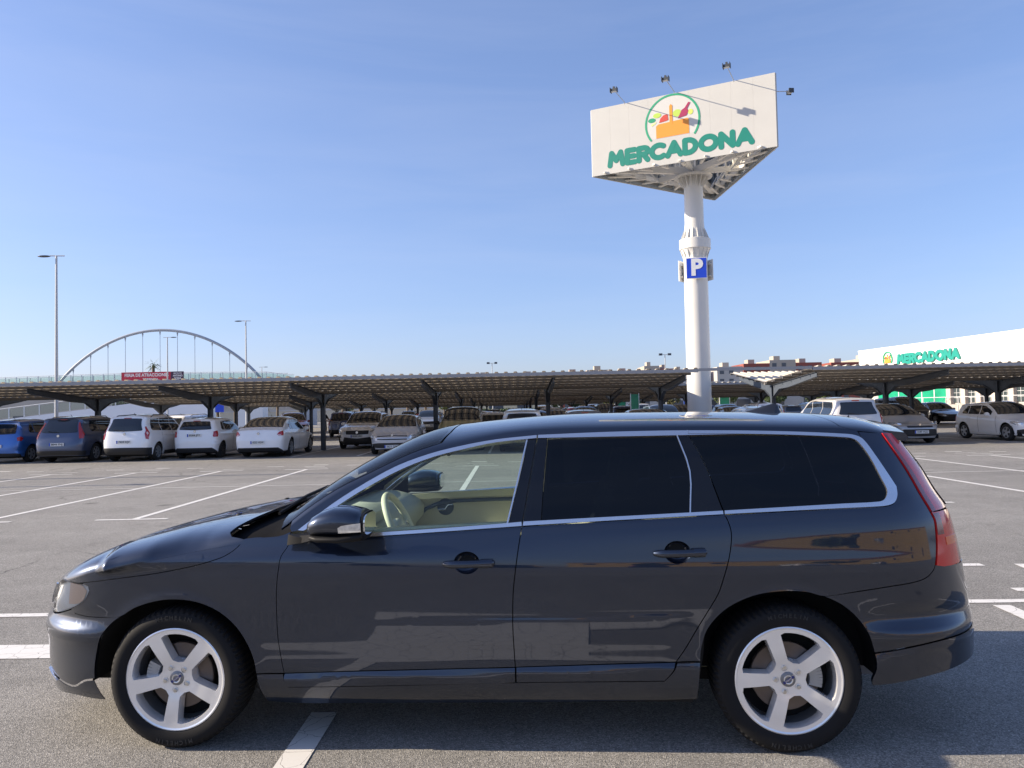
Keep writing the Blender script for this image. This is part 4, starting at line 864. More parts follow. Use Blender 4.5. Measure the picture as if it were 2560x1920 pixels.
# ------------------------------------------------------------------ supermarket
def store():
    wh=mat('store_white',(.80,.80,.79),.6,noise=(.3,.03));gr=mat('store_grey_wall',(.42,.40,.37),.8,noise=(1.2,.12));col=mat('store_column_beige',(.50,.43,.37),.8,noise=(1,.1));gg=mat('green_glass',(.02,.30,.17),.08,0,coat=.5,noise=(.5,.5));dg=mat('dark_pane',(.05,.065,.07),.06);tl=mat('store_letter_teal',(.012,.26,.21),.45);fr=mat('frame_steel_white',(.6,.6,.6),.5)
    dx,dy=55.2-50.9,82.5-112.5;rz=math.atan2(dy,dx)
    t=thing('supermarket','white supermarket building with teal lettering and green glass front','building',(50.9,112.5,0),rz)
    # local x runs along the front towards the viewer, local -y faces the car park
    m=MB();m.box(0,75,0,45,4.0,9.05);obj('upper_wall',m,wh,t,0);m=MB();m.box(-.06,75.06,-.08,.0,8.93,9.12);obj('parapet_cap',m,mat('cap_white',(.72,.72,.72),.5),t,0)
    m=MB();m.box(.3,74.7,.55,44.6,0,4.0);obj('lower_wall',m,gr,t,0);m=MB();m.box(0,75,-3.2,.5,.0,1.12);obj('terrace',m,mat('terrace_concrete',(.36,.34,.31),.85,noise=(2,.15)),t,0)
    m=MB();m.box(0,75,-.02,.55,3.85,3.995);obj('soffit',m,fr,t,0)
    for i in range(6):
        x=3.6+i*2.35;m=MB();m.box(x,x+2.2,.45,.50,1.12,3.8);p=obj('green_pane',m,gg,t,0);m=MB();m.box(x+2.2,x+2.35,.38,.54,1.12,3.8);obj('mullion',m,fr,p,0)
    for i in range(16):
        x=17.9+i*2.45;m=MB();m.box(x,x+.75,-.02+.04,.54,1.12,3.84);obj('column',m,col,t,0)
        m=MB();m.box(x+.75,x+2.45,.47,.52,1.3,3.7);w=obj('window',m,dg,t,0);gmb=MB()
        for j in range(1,4): gmb.box(x+.75,x+2.45,.44,.468,1.3+j*.6-.02,1.3+j*.6+.02)
        for j in range(0,4): gmb.box(x+.75+j*.55-.02,x+.75+j*.55+.02,.435,.463,1.3,3.7)
        obj('window_grid',gmb,fr,w,0)
    ls=stroke_text('MERCADONA',1.46,.43,8.95,6.52,11.75,.02,.22)
    for m in ls: obj('letter',m,tl,t,0)
    logo_parts(t,6.8,7.45,.98,.02,.14,.16)
    for x,h in((12,.6),(26,.7)):
        m=MB();m.box(x,x+1.4,6,7.4,9.05,9.05+h);obj('roof_unit',m,mat('unit_grey',(.35,.36,.37),.6),t,0)
    m=MB();m.beam((24,-3.25,.0),(24,-3.25,1.05),.05,.05);
    for x in np.arange(2,60,2.0): m.box(x-.03,x+.03,-3.2,-3.14,1.12,2.0)
    m.box(1.5,60,-3.21,-3.13,1.96,2.02);obj('terrace_railing',m,fr,t,0)
store()

# ------------------------------------------------------------------ footbridge, lamps, far buildings, greenery
def footbridge():
    wh=mat('bridge_white',(.36,.39,.43),.5);gl=glass('bridge_glass',(.90,.95,.93),.96);con=mat('ramp_white_wall',(.82,.83,.86),.7,noise=(.6,.06));pst=mat('rail_post_white',(.66,.68,.68),.45)
    t=thing('footbridge','white arched footbridge with glass parapets beyond the carports','bridge',(-50.1,110,0))
    def deck(x):                                           # walking level above the road
        return 6.55-.0042*abs(x+2)**1.55*.55 if x<16 else 6.15-.02*(x-16)
    xs=np.linspace(-26,18.5,30);d=MB();V=[];Fc=[]
    for x in xs:
        z=deck(x)
        for y,dz in((-1.6,0),(1.6,0),(1.2,-.55),(-1.2,-.55)): V.append((x,y,z+dz))
    for i in range(len(xs)-1):
        for k in range(4): Fc.append((i*4+k,i*4+(k+1)%4,i*4+4+(k+1)%4,i*4+4+k))
    obj('deck',d.add(V,Fc),wh,t,30)
    ar=[(-15.2+29.9*i/40,0,6.0+8.05*(1-((i-20)/20)**2)**.86 if 0<i<40 else 6.0) for i in range(41)]
    m=MB();m.tube(ar,.20,12);obj('arch',m,wh,t,60)
    for i in range(1,12):
        f=i/12;x=-15.2+29.9*f;j=f*40;a=int(j);z=ar[a][2]+(ar[min(a+1,40)][2]-ar[a][2])*(j-a)
        m=MB();m.tube([(x,0,deck(x)),(x,0,z-.15)],.035,6);m.lathe([(.04,z-.75),(.13,z-.25)],8,'z',(x,0,0));obj('hanger',m,wh,t,60)
    for y in(-1.55,1.55):
        for i in range(len(xs)-1):
            a,b=xs[i],xs[i+1];za,zb=deck(a),deck(b)
            m=MB();m.add([(a+.06,y,za+.08),(b-.06,y,zb+.08),(b-.06,y,zb+1.18),(a+.06,y,za+1.18),(a+.06,y+.02,za+.08),(b-.06,y+.02,zb+.08),(b-.06,y+.02,zb+1.18),(a+.06,y+.02,za+1.18)],[(0,1,2,3),(4,7,6,5),(0,1,5,4),(1,2,6,5),(2,3,7,6),(3,0,4,7)]);obj('glass_panel',m,gl,t,0)
            m=MB();m.box(a-.04,a+.04,y-.05,y+.05,za,za+1.3);obj('rail_post',m,pst,t,0)
        m=MB();m.tube([(x,y,deck(x)+1.3) for x in xs],.04,6);obj('handrail',m,pst,t,0)
    # ramp in front rising to the right
    rx=[(-30,.3),(-22,1.15),(-12,2.2),(-4,3.05),(4,3.9),(10,4.5)]
    ramp=lambda x:float(np.interp(x,[p[0] for p in rx],[p[1] for p in rx]))
    m=MB();m.prism([(-30,0),(10,0),(10,1.6),(3.0,0.9)][:2]+[(10,4.5),(-30,.3)],-9.0,-6.0,'xz');obj('ramp_wall',m,con,t,0)
    xs2=np.linspace(-30,8,20)
    for i in range(len(xs2)-1):
        a,b=xs2[i],xs2[i+1];za,zb=ramp(a),ramp(b);m=MB();y=-9.0
        m.add([(a+.08,y,za+.1),(b-.08,y,zb+.1),(b-.08,y,zb+1.25),(a+.08,y,za+1.25),(a+.08,y+.03,za+.1),(b-.08,y+.03,zb+.1),(b-.08,y+.03,zb+1.25),(a+.08,y+.03,za+1.25)],[(0,1,2,3),(4,7,6,5),(0,1,5,4),(1,2,6,5),(2,3,7,6),(3,0,4,7)]);obj('glass_panel',m,gl,t,0)
        m=MB();m.box(a-.07,a+.07,y-.09,y-.03,za-.1,za+1.4);obj('rail_post',m,pst,t,0)
    m=MB();m.tube([(x,-9.05,ramp(x)+1.4) for x in xs2],.05,6);obj('handrail',m,pst,t,0)
    m=MB();m.box(20,21.9,-1,1,0,6.1);obj('pier',m,wh,t,0)
footbridge()
bn=thing('banner','red fairground banner hung on the footbridge parapet, dark at its end','banner',(-50.65,108.30,7.35))
m=MB();m.box(-4.4,2.55,-.02,.0,-.62,.62);obj('red_cloth',m,mat('banner_red',(.52,.035,.06),.6,noise=(1.2,.25)),bn,0);m=MB();m.box(2.55,4.4,-.02,.0,-.62,.62);obj('dark_cloth',m,mat('banner_plum',(.07,.03,.06),.6),bn,0)
BW=mat('banner_lettering',(.80,.78,.74),.6)
for tx,x,z,s,b in(('FERIA DE ATRACCIONES',-.85,.18,.62,.02),('TORREVIEJA',-.3,-.42,.40,.015),('RECINTO',3.55,.36,.27,.006),('ANTONIO',3.55,.02,.36,.012),('SORIA',3.55,-.34,.36,.012)):
    m=text_mb(tx,s,.004,b);wd=max(v[0] for v in m.v)-min(v[0] for v in m.v);lim=6.2 if z==.18 else 3.2 if x<0 else 1.35
    if wd>lim: m.v=[(v[0]*lim/wd,v[1],v[2]) for v in m.v]
    m.xf(Matrix.Translation((x,-.026,z))@FACE_CAM);obj('lettering',m,BW,bn,0)
def street_lamp(x,y,h,side,label,group='street lamps'):
    t=thing('street_lamp',label,'street lamp',(x,y,0),0,group);w=mat('lamp_post_grey',(.45,.46,.47),.5,.2);d=mat('lamp_head_dark',(.06,.07,.09),.4)
    m=MB();m.tube([(0,0,0),(0,0,.4),(0,0,h)],[.12,.10,.055],10);obj('post',m,w,t,50)
    m=MB();m.tube([(-side*.45,0,h-.02),(side*.35,0,h)],.03,6);obj('arm',m,w,t)
    m=MB();m.ball((side*.68,0,h-.02),.36,12,8,(1,.42,.16));obj('lamp_head',m,d,t,60)
street_lamp(-24.9,42,10.55,-1,'tall slim street lamp rising behind the carport in front of the footbridge');street_lamp(-24.2,70,10.2,-1,'street lamp beside the right foot of the bridge arch');street_lamp(-38.1,85,10.4,1,'street lamp seen inside the bridge arch');street_lamp(-42.3,130,9.7,1,'small distant street lamp just past the bridge arch')
street_lamp(-26.6,20.45,10.5,1,'tall street lamp beside the open bays, its long shadow crossing them');street_lamp(-33.0,18.3,10.5,1,'tall street lamp at the far edge of the open bays','street lamps by the open bays')
def twin_lamp(x,y,h,label):
    t=thing('floodlight_mast',label,'street lamp',(x,y,0),0,'twin floodlight masts');w=mat('lamp_post_grey',(.45,.46,.47),.5,.2);d=mat('lamp_head_dark',(.06,.07,.09),.4)
    m=MB();m.tube([(0,0,0),(0,0,h)],[.08,.05],8);obj('post',m,w,t);m=MB();m.tube([(-.55,0,h),(.55,0,h)],.03,6);obj('crossbar',m,w,t)
    for s in(-1,1): m=MB();m.box(s*.55-.2,s*.55+.2,-.2,.15,h-.1,h+.15);obj('floodlight',m,d,t,0)
twin_lamp(-2.8,110,8.3,'twin floodlight mast above the middle of the carport');twin_lamp(19,95,8.0,'twin floodlight mast next to the sign pole')

def apartment(x,y,w,h,cols,label,n=5):
    t=thing('apartment_block',label,'building',(x,y,0),0,'distant apartment blocks');cr=mat('block_cream',(.42,.37,.31),.8,noise=(.3,.1));rd=mat('block_red',(.27,.075,.055),.8,noise=(.3,.12));dk=mat('block_window',(.08,.09,.11),.2);wht=mat('block_white',(.45,.43,.40),.8)
    seg=w/len(cols)
    for i,c in enumerate(cols):
        hh=h+(0 if c=='r' else -.8 if c=='w' else 1.0);m=MB();m.box(i*seg,(i+1)*seg-.02,(.6 if c=='w' else 0)+.01*i,14,0,hh);o=obj('wall',m,rd if c=='r' else cr if c=='c' else wht,t,0)
        for fz in np.arange(hh-2.4,1,-3.0):
            for j in range(max(1,int(seg/3.2))):
                xx=i*seg+.8+j*3.1
                if xx+1.5<(i+1)*seg: m=MB();m.box(xx,xx+1.4,-.06+(.6 if c=='w' else 0),.0+(.6 if c=='w' else 0)+.005*0,fz,fz+1.4);obj('window',m,dk,o,0)
        m=MB();m.box(i*seg+seg*.35,i*seg+seg*.6,5,9,hh,hh+1.6);obj('stair_head',m,cr,t,0)
apartment(17,262,26,13.6,'rcr','low distant block in red and cream beside the twin mast')
apartment(44,255,20,14.2,'crwr','distant red and cream apartment block next to the sign pole')
apartment(67,250,34,15.0,'wrcr','distant red-fronted apartment block seen past the sign pole')
apartment(104,250,36,14.8,'rcrw','distant red apartment block between the sign pole and the supermarket')
apartment(-14,270,24,12.6,'cwc','low cream distant block under the pale sky')
def low_block(name,x0,x1,y0,y1,h,m_,label,cat='building',win=0):
    t=thing(name,label,cat,((x0+x1)/2,y0,0));b=MB();b.box(x0-(x0+x1)/2,x1-(x0+x1)/2,0,y1-y0,0,h);o=obj('wall',b,m_,t,0)
    b=MB();b.box(x0-(x0+x1)/2-.1,x1-(x0+x1)/2+.1,-.1,y1-y0+.1,h,h+.2);obj('roof_edge',b,mat('roof_edge_grey',(.5,.5,.5),.7),t,0)
    for i in range(win): xx=(i+.5)/win*(x1-x0)-(x1-x0)/2;b=MB();b.box(xx-1.1,xx+1.1,-.05,0.02,.9,2.5);obj('window',b,mat('block_window',(.08,.09,.11),.2),o,0)
low_block('warehouse',18,50,122,150,5.2,mat('warehouse_grey',(.40,.41,.42),.7,noise=(.3,.1)),'low grey warehouse behind the carports beside the supermarket',win=6)
low_block('service_building',-9,4,118,132,3.3,mat('service_beige',(.62,.55,.38),.8,noise=(.5,.08)),'low beige service building behind the carports',win=3)
low_block('white_kiosk',-31.5,-28.6,88,90,3.6,mat('kiosk_white',(.75,.76,.77),.6),'white kiosk column beside the palm trees','kiosk')
low_block('long_wall',-60,-12,150,151,2.2,mat('wall_cream',(.55,.50,.40),.85,noise=(.4,.12)),'long cream boundary wall behind the palm trees','wall')
low_block('hangar',-120,-20,170,200,6.5,mat('hangar_beige',(.45,.41,.36),.85,noise=(.1,.2)),'long beige industrial hall beyond the palm trees',win=14)
LEAF=[mat('leaf_dark',(.045,.075,.025),.7,noise=(6,.4)),mat('leaf_mid',(.09,.12,.035),.7,noise=(6,.4)),mat('leaf_dry',(.17,.155,.055),.75,noise=(6,.4))]
BARK=mat('bark',(.16,.12,.085),.9,noise=(5,.3))
def leaf_mesh(name,n,rx,ry,rz,zc,size,seed):
    r=random.Random(seed);mb=MB();cl=[(r.gauss(0,.5),r.gauss(0,.5),r.gauss(0,.5)) for _ in range(14)]
    for i in range(n):
        c=r.choice(cl);p=Vector((c[0]+r.gauss(0,.28),c[1]+r.gauss(0,.28),c[2]+r.gauss(0,.28)))
        if p.length>1.1: p*=1.0/p.length
        p=Vector((p.x*rx,p.y*ry,zc+p.z*rz));a=Vector((r.gauss(0,1),r.gauss(0,1),r.gauss(0,1))).normalized();b=a.orthogonal().normalized();s=size*r.uniform(.6,1.4)
        mb.add([p-a*s-b*s*.5,p+a*s-b*s*.4,p+a*s*.8+b*s*.5,p-a*s*.8+b*s*.45],[(0,1,2,3)])
    return mesh_from(name,mb,0,False)
_tm=[leaf_mesh('crown',1500,2.3,2.3,1.7,3.9,.20,i) for i in range(3)]
def tree(x,y,s,kind,label,group='trees behind the car park'):
    t=thing('tree',label,'tree',(x,y,0),random.uniform(0,6),group);m=MB();m.tube([(0,0,0),(.05,0,1.2),(0,.05,2.6),(.1,0,3.8)],[.20,.16,.12,.05],8)
    for a in range(4): m.tube([(0,0,2.2),(math.cos(a*1.6)*1.1,math.sin(a*1.6)*1.1,3.6+.2*a)],[.08,.03],6)
    obj('trunk',m,BARK,t,60);o=obj('crown',_tm[kind%3].copy(),LEAF[kind%3],t);t.scale=(s,s,s)
def palm(x,y,h,label,group='palm trees',dry=False):
    t=thing('palm_tree',label,'palm tree',(x,y,0),random.uniform(0,6),group);m=MB();m.tube([(0,0,0),(.06,0,h*.5),(0,0,h)],[.24,.19,.22],9);obj('trunk',m,BARK,t,60);mb=MB();r=random.Random(int(x*7+y))
    for i in range(34):
        a=r.uniform(0,6.28);el=r.uniform(-.7,1.3);L=r.uniform(1.0,1.5);d=Vector((math.cos(a)*math.cos(el),math.sin(a)*math.cos(el),math.sin(el)));base=Vector((0,0,h+.1));side=d.cross(Vector((0,0,1))).normalized()
        for j in range(8):
            f=(j-3.5)/3.5;dd=(d+side*f*.55).normalized();tip=base+d*L*.45+dd*L*.75-Vector((0,0,.30*(1+abs(f))));mid=base+d*L*.5
            mb.add([mid-side*.02,mid+side*.02,tip],[(0,1,2)]);
        mb.add([base-side*.03,base+side*.03,base+d*L*.55],[(0,1,2)])
    obj('crown',mesh_from('crown',mb,0,False),LEAF[2] if dry else LEAF[1],t)
palm(-54.6,117,9.5,'palm tree whose crown shows above the footbridge banner')
for i,(x,y,h,dr) in enumerate([(-46,120,2.9,False),(-42.5,118,3.4,True),(-39,122,3.0,True),(-36.3,119,3.6,False),(-33,121,3.1,True),(-26.5,120,3.4,True),(-24.1,122,3.5,True),(-21.6,119,3.6,True),(-19,121,3.4,True),(-16.4,120,3.3,True),(-13.8,122,3.6,True)]):
    palm(x,y,h,'short %s palm in the row behind the carports'%('dry brown' if dr else 'green'),'row of short palms',dr)
for i,(x,y,s,k) in enumerate([(-75,150,1.1,0),(-68,155,1.0,2),(-61,150,1.2,1),(-52,152,.9,0),(-30,140,.9,1),(-12,135,.9,1),(7,128,.9,1),(11,130,.8,0),(15.5,126,.9,1),(24,118,.7,2),(33,119,.75,1),(40,117,.8,0),(46,116,.75,1),(63,92,.9,2)]):
    tree(x,y,s,k,['dark green bushy tree behind the carports','mid green tree behind the carports','yellowish dry tree behind the carports'][k],'background %s trees'%['dark','green','dry'][k])
hd=thing('hedge','long clipped dark green hedge behind the carports','hedge',(10,112,0));mb=MB();r=random.Random(3)
for i in range(5200):
    p=Vector((r.uniform(-16,17),r.uniform(-.8,.8),r.uniform(.05,1.75)));a=Vector((r.gauss(0,1),r.gauss(0,1),r.gauss(0,1))).normalized();b=a.orthogonal();s=.13
    mb.add([p-a*s-b*s*.5,p+a*s-b*s*.4,p+a*s+b*s*.5,p-a*s+b*s*.5],[(0,1,2,3)])
obj('foliage',mesh_from('hedge',mb,0,False),LEAF[0],hd)
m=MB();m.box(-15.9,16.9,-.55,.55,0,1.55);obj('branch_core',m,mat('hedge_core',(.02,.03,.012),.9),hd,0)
for i,(x,y,w,h) in enumerate([(14.6,104,1.5,2.5),(16.6,104,1.5,2.5),(27.6,100,1.3,2.6)]):
    t=thing('trolley_shelter','green panelled trolley shelter behind the carports','shelter',(x,y,0),0,'green trolley shelters');m=MB();m.box(-w/2,w/2,0,.06,.2,h);obj('panel',m,mat('shelter_green',(.01,.25,.13),.3),t,0);m=MB();
    for s in(-1,1): m.box(s*w/2-.04,s*w/2+.04,-.05,.1,0,h+.1)
    m.box(-w/2,w/2,-1.5,.1,h+.1,h+.16);obj('frame',m,mat('frame_steel_white',(.6,.6,.6),.5),t,0)
# green upright totem and round no-entry sign and blue signs
def post_sign(x,y,h,shape,c,label,cat='sign',sz=.6):
    t=thing('road_sign',label,cat,(x,y,0));m=MB();m.tube([(0,0,0),(0,0,h)],.035,8);obj('post',m,mat('lamp_post_grey',(.45,.46,.47),.5,.2),t);m=MB()
    if shape=='round': m.lathe([(0,-.05),(sz/2,-.05),(sz/2,-.03),(0,-.03)],24,'y',(0,0,h-.3));obj('disc',m,c,t,20);m=MB();m.box(-sz*.36,sz*.36,-.056,-.051,h-.36,h-.24);obj('bar',m,mat('sign_letter_white',(.82,.82,.82),.5),t,0)
    else: m.box(-sz/2,sz/2,-.05,-.03,h-sz*1.3,h);obj('board',m,c,t,0)
post_sign(-13.4,100,3.0,'round',mat('no_entry_red',(.60,.04,.04),.5),'round red no-entry sign between the carport posts',sz=1.3)
post_sign(-33.5,88,3.3,'sq',mat('parking_blue',(.015,.07,.62),.45),'small blue traffic board next to the white kiosk',sz=1.0);post_sign(23.6,104,3.0,'sq',mat('sky_blue_sign',(.10,.20,.75),.45),'small bright blue board under the carport',sz=.9)
t=thing('aisle_totem','narrow green aisle marker standing beside the carport end post','sign',(7.0,44.0,0));m=MB();m.box(-.22,.22,-.03,.03,.4,2.3);obj('panel',m,mat('totem_green',(.015,.17,.08),.5,noise=(6,.4)),t,0);m=MB();m.box(-.25,-.22,-.04,.04,0,2.35);m.box(.22,.25,-.04,.04,0,2.35);obj('frame',m,mat('frame_steel_white',(.6,.6,.6),.5),t,0)

# ------------------------------------------------------------------ parked cars
DGL=mat('car_glass_dark',(.012,.016,.022),.04,0,coat=.6);BPL=mat('car_black_plastic',(.018,.018,.02),.55);HLM=mat('car_headlamp',(.62,.64,.66),.12,.6,coat=1,noise=(25,.35));TLM=mat('car_taillamp',(.42,.014,.018),.15,0,coat=1);PLW=mat('plate_white',(.75,.75,.73),.5);PLB=mat('plate_blue',(.02,.07,.45),.5);INK=mat('plate_ink',(.015,.015,.02),.6);RIM=mat('car_rim_silver',(.45,.46,.48),.35,.6);CHR=mat('car_chrome',(.7,.72,.75),.15,.95);DKV=mat('car_arch_void',(.005,.005,.005),.95);LWH=mat('lamp_white_lens',(.8,.6,.58),.2,0,coat=1)
_WH={}
def wheel_meshes(r,style):
    k=(round(r,3),style)
    if k in _WH: return _WH[k]
    ty=MB();p=[(r*.66,.02),(r*.70,.0),(r*.80,-.006),(r*.93,.002),(r*.985,.03),(r,.06)];ty.lathe(p+[(a,.20-b) for a,b in p[::-1]],32,'y')
    rm=MB();R0=r*.67;rm.lathe([(R0,.012),(R0*.97,.004),(R0*.92,.010),(R0*.90,.05)],32,'y');n={0:5,1:7,2:10,3:5}[style]
    for i in range(n):
        a=2*math.pi*i/n
        if style==3:
            for s in(-.16,.16): rm.beam((0,.022,0),(R0*.95*math.cos(a+s),.016,R0*.95*math.sin(a+s)),.05,.02,up=(0,1,0))
        else: rm.beam((R0*.1*math.cos(a),.02,R0*.1*math.sin(a)),(R0*.95*math.cos(a),.014,R0*.95*math.sin(a)),R0*(.32 if n==5 else .2),.02,R0*(.42 if n==5 else .24),up=(0,1,0))
    rm.lathe([(0,.008),(R0*.2,.012),(R0*.22,.03)],16,'y');bk=MB();bk.lathe([(0,.07),(R0*.95,.07)],24,'y')
    _WH[k]=(mesh_from('tyre',ty,50),mesh_from('rim',rm,30),mesh_from('wheel_back',bk,0));return _WH[k]
def plate(parent,txt,x,z,front,blue=True,w=.52,small=False):
    s=-1 if front else 1
    m=MB();m.box(min(x,x+s*.012),max(x,x+s*.012),-w/2,w/2,z-.055,z+.055);p=obj('number_plate',m,PLW,parent,0)
    y0=w/2*s
    m=MB();e=.014;yb=(y0*-1) ;ya,yc=(w/2,w/2-.05) if front else (-w/2,-w/2+.05)
    # the blue band sits at the reader's left
    ya,yc=(w/2-.045,w/2) if front else (-w/2,-w/2+.045)
    if front: ya,yc=(w/2-.045,w/2)
    m.box(min(x+s*.012,x+s*.0145),max(x+s*.012,x+s*.0145),ya,yc,z-.053,z+.053);obj('plate_band',m,PLB,p,0)
    g=text_mb(txt,.098,.002,.001);wd=max(v[0] for v in g.v)-min(v[0] for v in g.v);g.v=[(v[0]*.40/wd,v[1],v[2]) for v in g.v]
    M=Matrix.Translation((x+s*.0155,(-.02 if front else .02),z))@Matrix.Rotation(math.pi/2 if not front else -math.pi/2,4,'Z')@FACE_CAM
    g.xf(M);obj('plate_lettering',g,INK,p,0)
def make_car(label,col,sp,loc,heading,metal=.0,rough=.3,group=None,plate_f=None,plate_r=None,cat='car',name='parked_car',paint=None):
    """heading: direction the nose points, radians from +X"""
    wb,fo,ro,hw,H=sp['wb'],sp['fo'],sp['ro'],sp['hw'],sp['H'];be=sp['belt'];zf=sp['zf'];zc=sp['zcw'];a0=sp['xw0'];a1=sp['xw1'];r0=sp['xr0'];wr=sp.get('wr',.315);fast=sp.get('fast')
    xr=wb+ro;x1=-.12;x2=xr-.42;Lf=(fo-.12)+hw*.85;Lr=.42+hw*.88
    tail=sp['tail'];xrk=([p[0] for p in tail],[xr+p[1] for p in tail])
    U0=x1-Lf;U1=x2+Lr;L=lambda a,b,t:a+(b-a)*t;ze=sp.get('zend',H-.14)
    tp=[(U0,zf-.07),(-fo*.62,zf-.03),(0,zf+.09),(a0-.12,zc-.07),(a0+.02,zc),(L(a0,a1,.5),L(zc,H-.12,.56)),(a1,H-.125),((a1+r0)/2,H-.085),(r0,H-.115)]+([(U1,ze)] if not fast else [(x2,fast[0]-.05),(U1,fast[1]-.04)])
    cp=[(U0,zf-.07),(-fo*.72,zf+.03),(0,zf+.15),(a0-.15,zc+.02),(a0+.0,zc+.06),(L(a0,a1,.5),L(zc+.06,H-.02,.60)),(a1,H-.03),((a1+r0)/2,H),(r0,H-.03)]+([(U1,ze)] if not fast else [(x2-.02,fast[0]+.02),(U1,fast[1]-.02)])
    def mono(q):
        o=[q[0]]
        for p in q[1:]:
            if p[0]>o[-1][0]+.05:o.append(p)
            elif p is q[-1]:o[-1]=p
        return o
    tp=[p for p in tp if not(p[0]==0 and a0<.25)];cp=[p for p in cp if not(p[0]==0 and a0<.25)];tp=mono(tp);cp=mono(cp)
    bl=([-1.2,0,wb*.5,wb,xr],[be-.06,be-.03,be,be+.03,be+.05])
    rows=[(0,.15,hw*.86),(0,.24,hw*.935),(0,.36,hw*.965),(0,.52,hw*.985),(0,.66,hw),(0,be-.16,hw*.995),('b',-.06,hw*.970),('b',.0,hw*.940),('b',.08,hw*.90),('b',.28,hw*.80),('b',H-be-.10,hw*.73),('b',H-be+.02,hw*.55)]
    S=CarSurf(bl,rows,([-1,-.1,wb*.4,wb,xr],[.95,.975,1,.985,.955]),x1,x2,([.15,.3,.45,.6,zf-.05,zf+.1,1.2],[-fo+.10,-fo+.02,-fo,-fo+.01,-fo+.06,-fo+.16,-fo+.4]),xrk,Lf,Lr,.72,.90,([p[0] for p in tp],[p[1] for p in tp]),([p[0] for p in cp],[p[1] for p in cp]),.6,.6,arches=((0,wr,wr+.07,.010),(wb,wr,wr+.07,.010)))
    pm=paint or car_paint('paint_%s'%label[:28].replace(' ','_'),col,metal,rough)
    t=thing(name,label,cat,loc,heading+math.pi,group);st=.10;uf=lambda q:x1-q*Lf;ur=lambda q:x2+q*Lr
    zt=lambda a,b,n:[(float(x),float(S.ztop(x))) for x in np.linspace(a,b,n)]
    ar=wr+.055
    arch=lambda cx:[(cx+ar*math.cos(q),wr+ar*math.sin(q)) for q in np.linspace(-.25,math.pi+.25,13)]
    body=[(U0,.22),(-ar-.12,.20)]+arch(0)[::-1]+[(ar+.1,.19),(wb-ar-.1,.20)]+arch(wb)[::-1]+[(wb+ar+.12,.23),(U1,.26)]+zt(U1,U0,60)
    body=[p for i,p in enumerate(body)]
    full=[(U0,0),(U1,0),(U1,1),(U0,1)]
    d=[panel_data(S,'side',body,st,0,0,.03),panel_data(S,'top',full,st,0,0,0)]
    obj('body',panel_mesh('body',d,(1,-1)),pm,t)
    def P(nm,poly,m,kind='side',off=.006,each=True,lip=.012,par=None,step=st):
        dd=[panel_data(S,kind,poly,step,0,off,lip)];rs=[]
        for sd in([(1,),(-1,)] if each else [(1,-1)]): rs.append(obj(nm,panel_mesh(nm,dd,sd),m,par or t))
        return rs
    # glazing
    P('windscreen',[(a0+.05,.20),(L(a0,a1,.5),.18),(a1-.03,.19),(a1+.0,.6),(a1+.01,1),(a0-.02,1),(a0,.6)],DGL,'top',each=False,off=.008)
    xs=sp['panes'];up=lambda x:float(S.ztop(x))-(.055 if x>a1 else .065);lo=lambda x:float(S.belt(x))+.035
    for i in range(len(xs)-1):
        xa,xb=xs[i]+.025,xs[i+1]-.025
        if i==0: tops=[(x,max(up(x),lo(x)+.02)) for x in np.linspace(xb,xa,7)];poly=[(xa,lo(xa)),(xb-.01,lo(xb))]+tops
        elif i==len(xs)-2:
            xq=xb-(sp.get('qcut',.18));poly=[(xa,lo(xa)),(xb-.06,lo(xb)),(xb,lo(xb)+.06)]+[(x,up(x)) for x in np.linspace(xq,xa,5)]
        else: poly=[(xa,lo(xa)),(xb,lo(xb))]+[(x,up(x)) for x in np.linspace(xb,xa,5)]
        P('side_window',poly,DGL)
    if fast: P('rear_window',[(r0+.02,.16),(x2-.10,.24),(x2-.04,.6),(x2-.03,1),(r0-.04,1),(r0-.02,.5)],DGL,'top',each=False,off=.008)
    else:
        z0,z1=sp['rw'];P('rear_window',[(ur(.55),z0+.03),(ur(.60),z0),(U1,z0-.02),(U1,z1),(ur(.62),z1-.01),(ur(.57),z1-.03)],DGL,each=False,off=.010)
    # lamps, grille, bumpers
    h0,h1,hz0,hz1=sp.get('hl',(.18,.62,zf-.17,zf-.04))
    P('headlight',[(uf(h0),hz1),(uf(h0)+.04,hz1-.05),(uf((h0+h1)/2),hz0),(uf(h1),hz0+.03),(uf(h1),hz1-.05),(uf((h0+h1)/2),hz1)],HLM,off=.010)
    for q in sp['tl']:
        o=P('tail_light',[(ur(a),z) for a,z in q],TLM,off=.012)
    for q in sp.get('tlw',[]): P('reverse_lamp',[(ur(a),z) for a,z in q],LWH,off=.016,lip=.005)
    gr=sp.get('grille',[(.72,zf-.18),(1,zf-.18),(1,zf-.06),(.74,zf-.06)])
    P('grille',[(uf(a),z) for a,z in gr],BPL,each=False,off=.006)
    for q in sp.get('grille2',[[(.48,.26),(1,.24),(1,.42),(.60,.42)]]): P('lower_grille',[(uf(a),z) for a,z in q],BPL,each=False,off=.008)
    P('rear_valance',[(ur(a),z) for a,z in sp.get('val',[(.18,.24),(1,.25),(1,.36),(.5,.36),(.3,.34)])],BPL,each=False,off=.010)
    if sp.get('clad'):
        P('rear_valance',[(ur(.0),.23),(ur(1),.26),(ur(1),.50),(ur(.05),.46)],BPL,each=False,off=.012);P('front_valance',[(uf(.0),.22),(uf(1),.22),(uf(1),.30),(uf(.4),.36),(uf(.05),.44)],BPL,each=False,off=.012);P('side_cladding',[(ar+.12,.20),(wb-ar-.12,.21),(wb-ar-.12,.34),(ar+.12,.34)],BPL,off=.01)
    for xx in sp.get('gaps',()):
        P('door_gap',[(xx,.30),(xx+.012,.30),(xx+.012,be-.02),(xx,be-.02)],DKV,off=.003,lip=0)
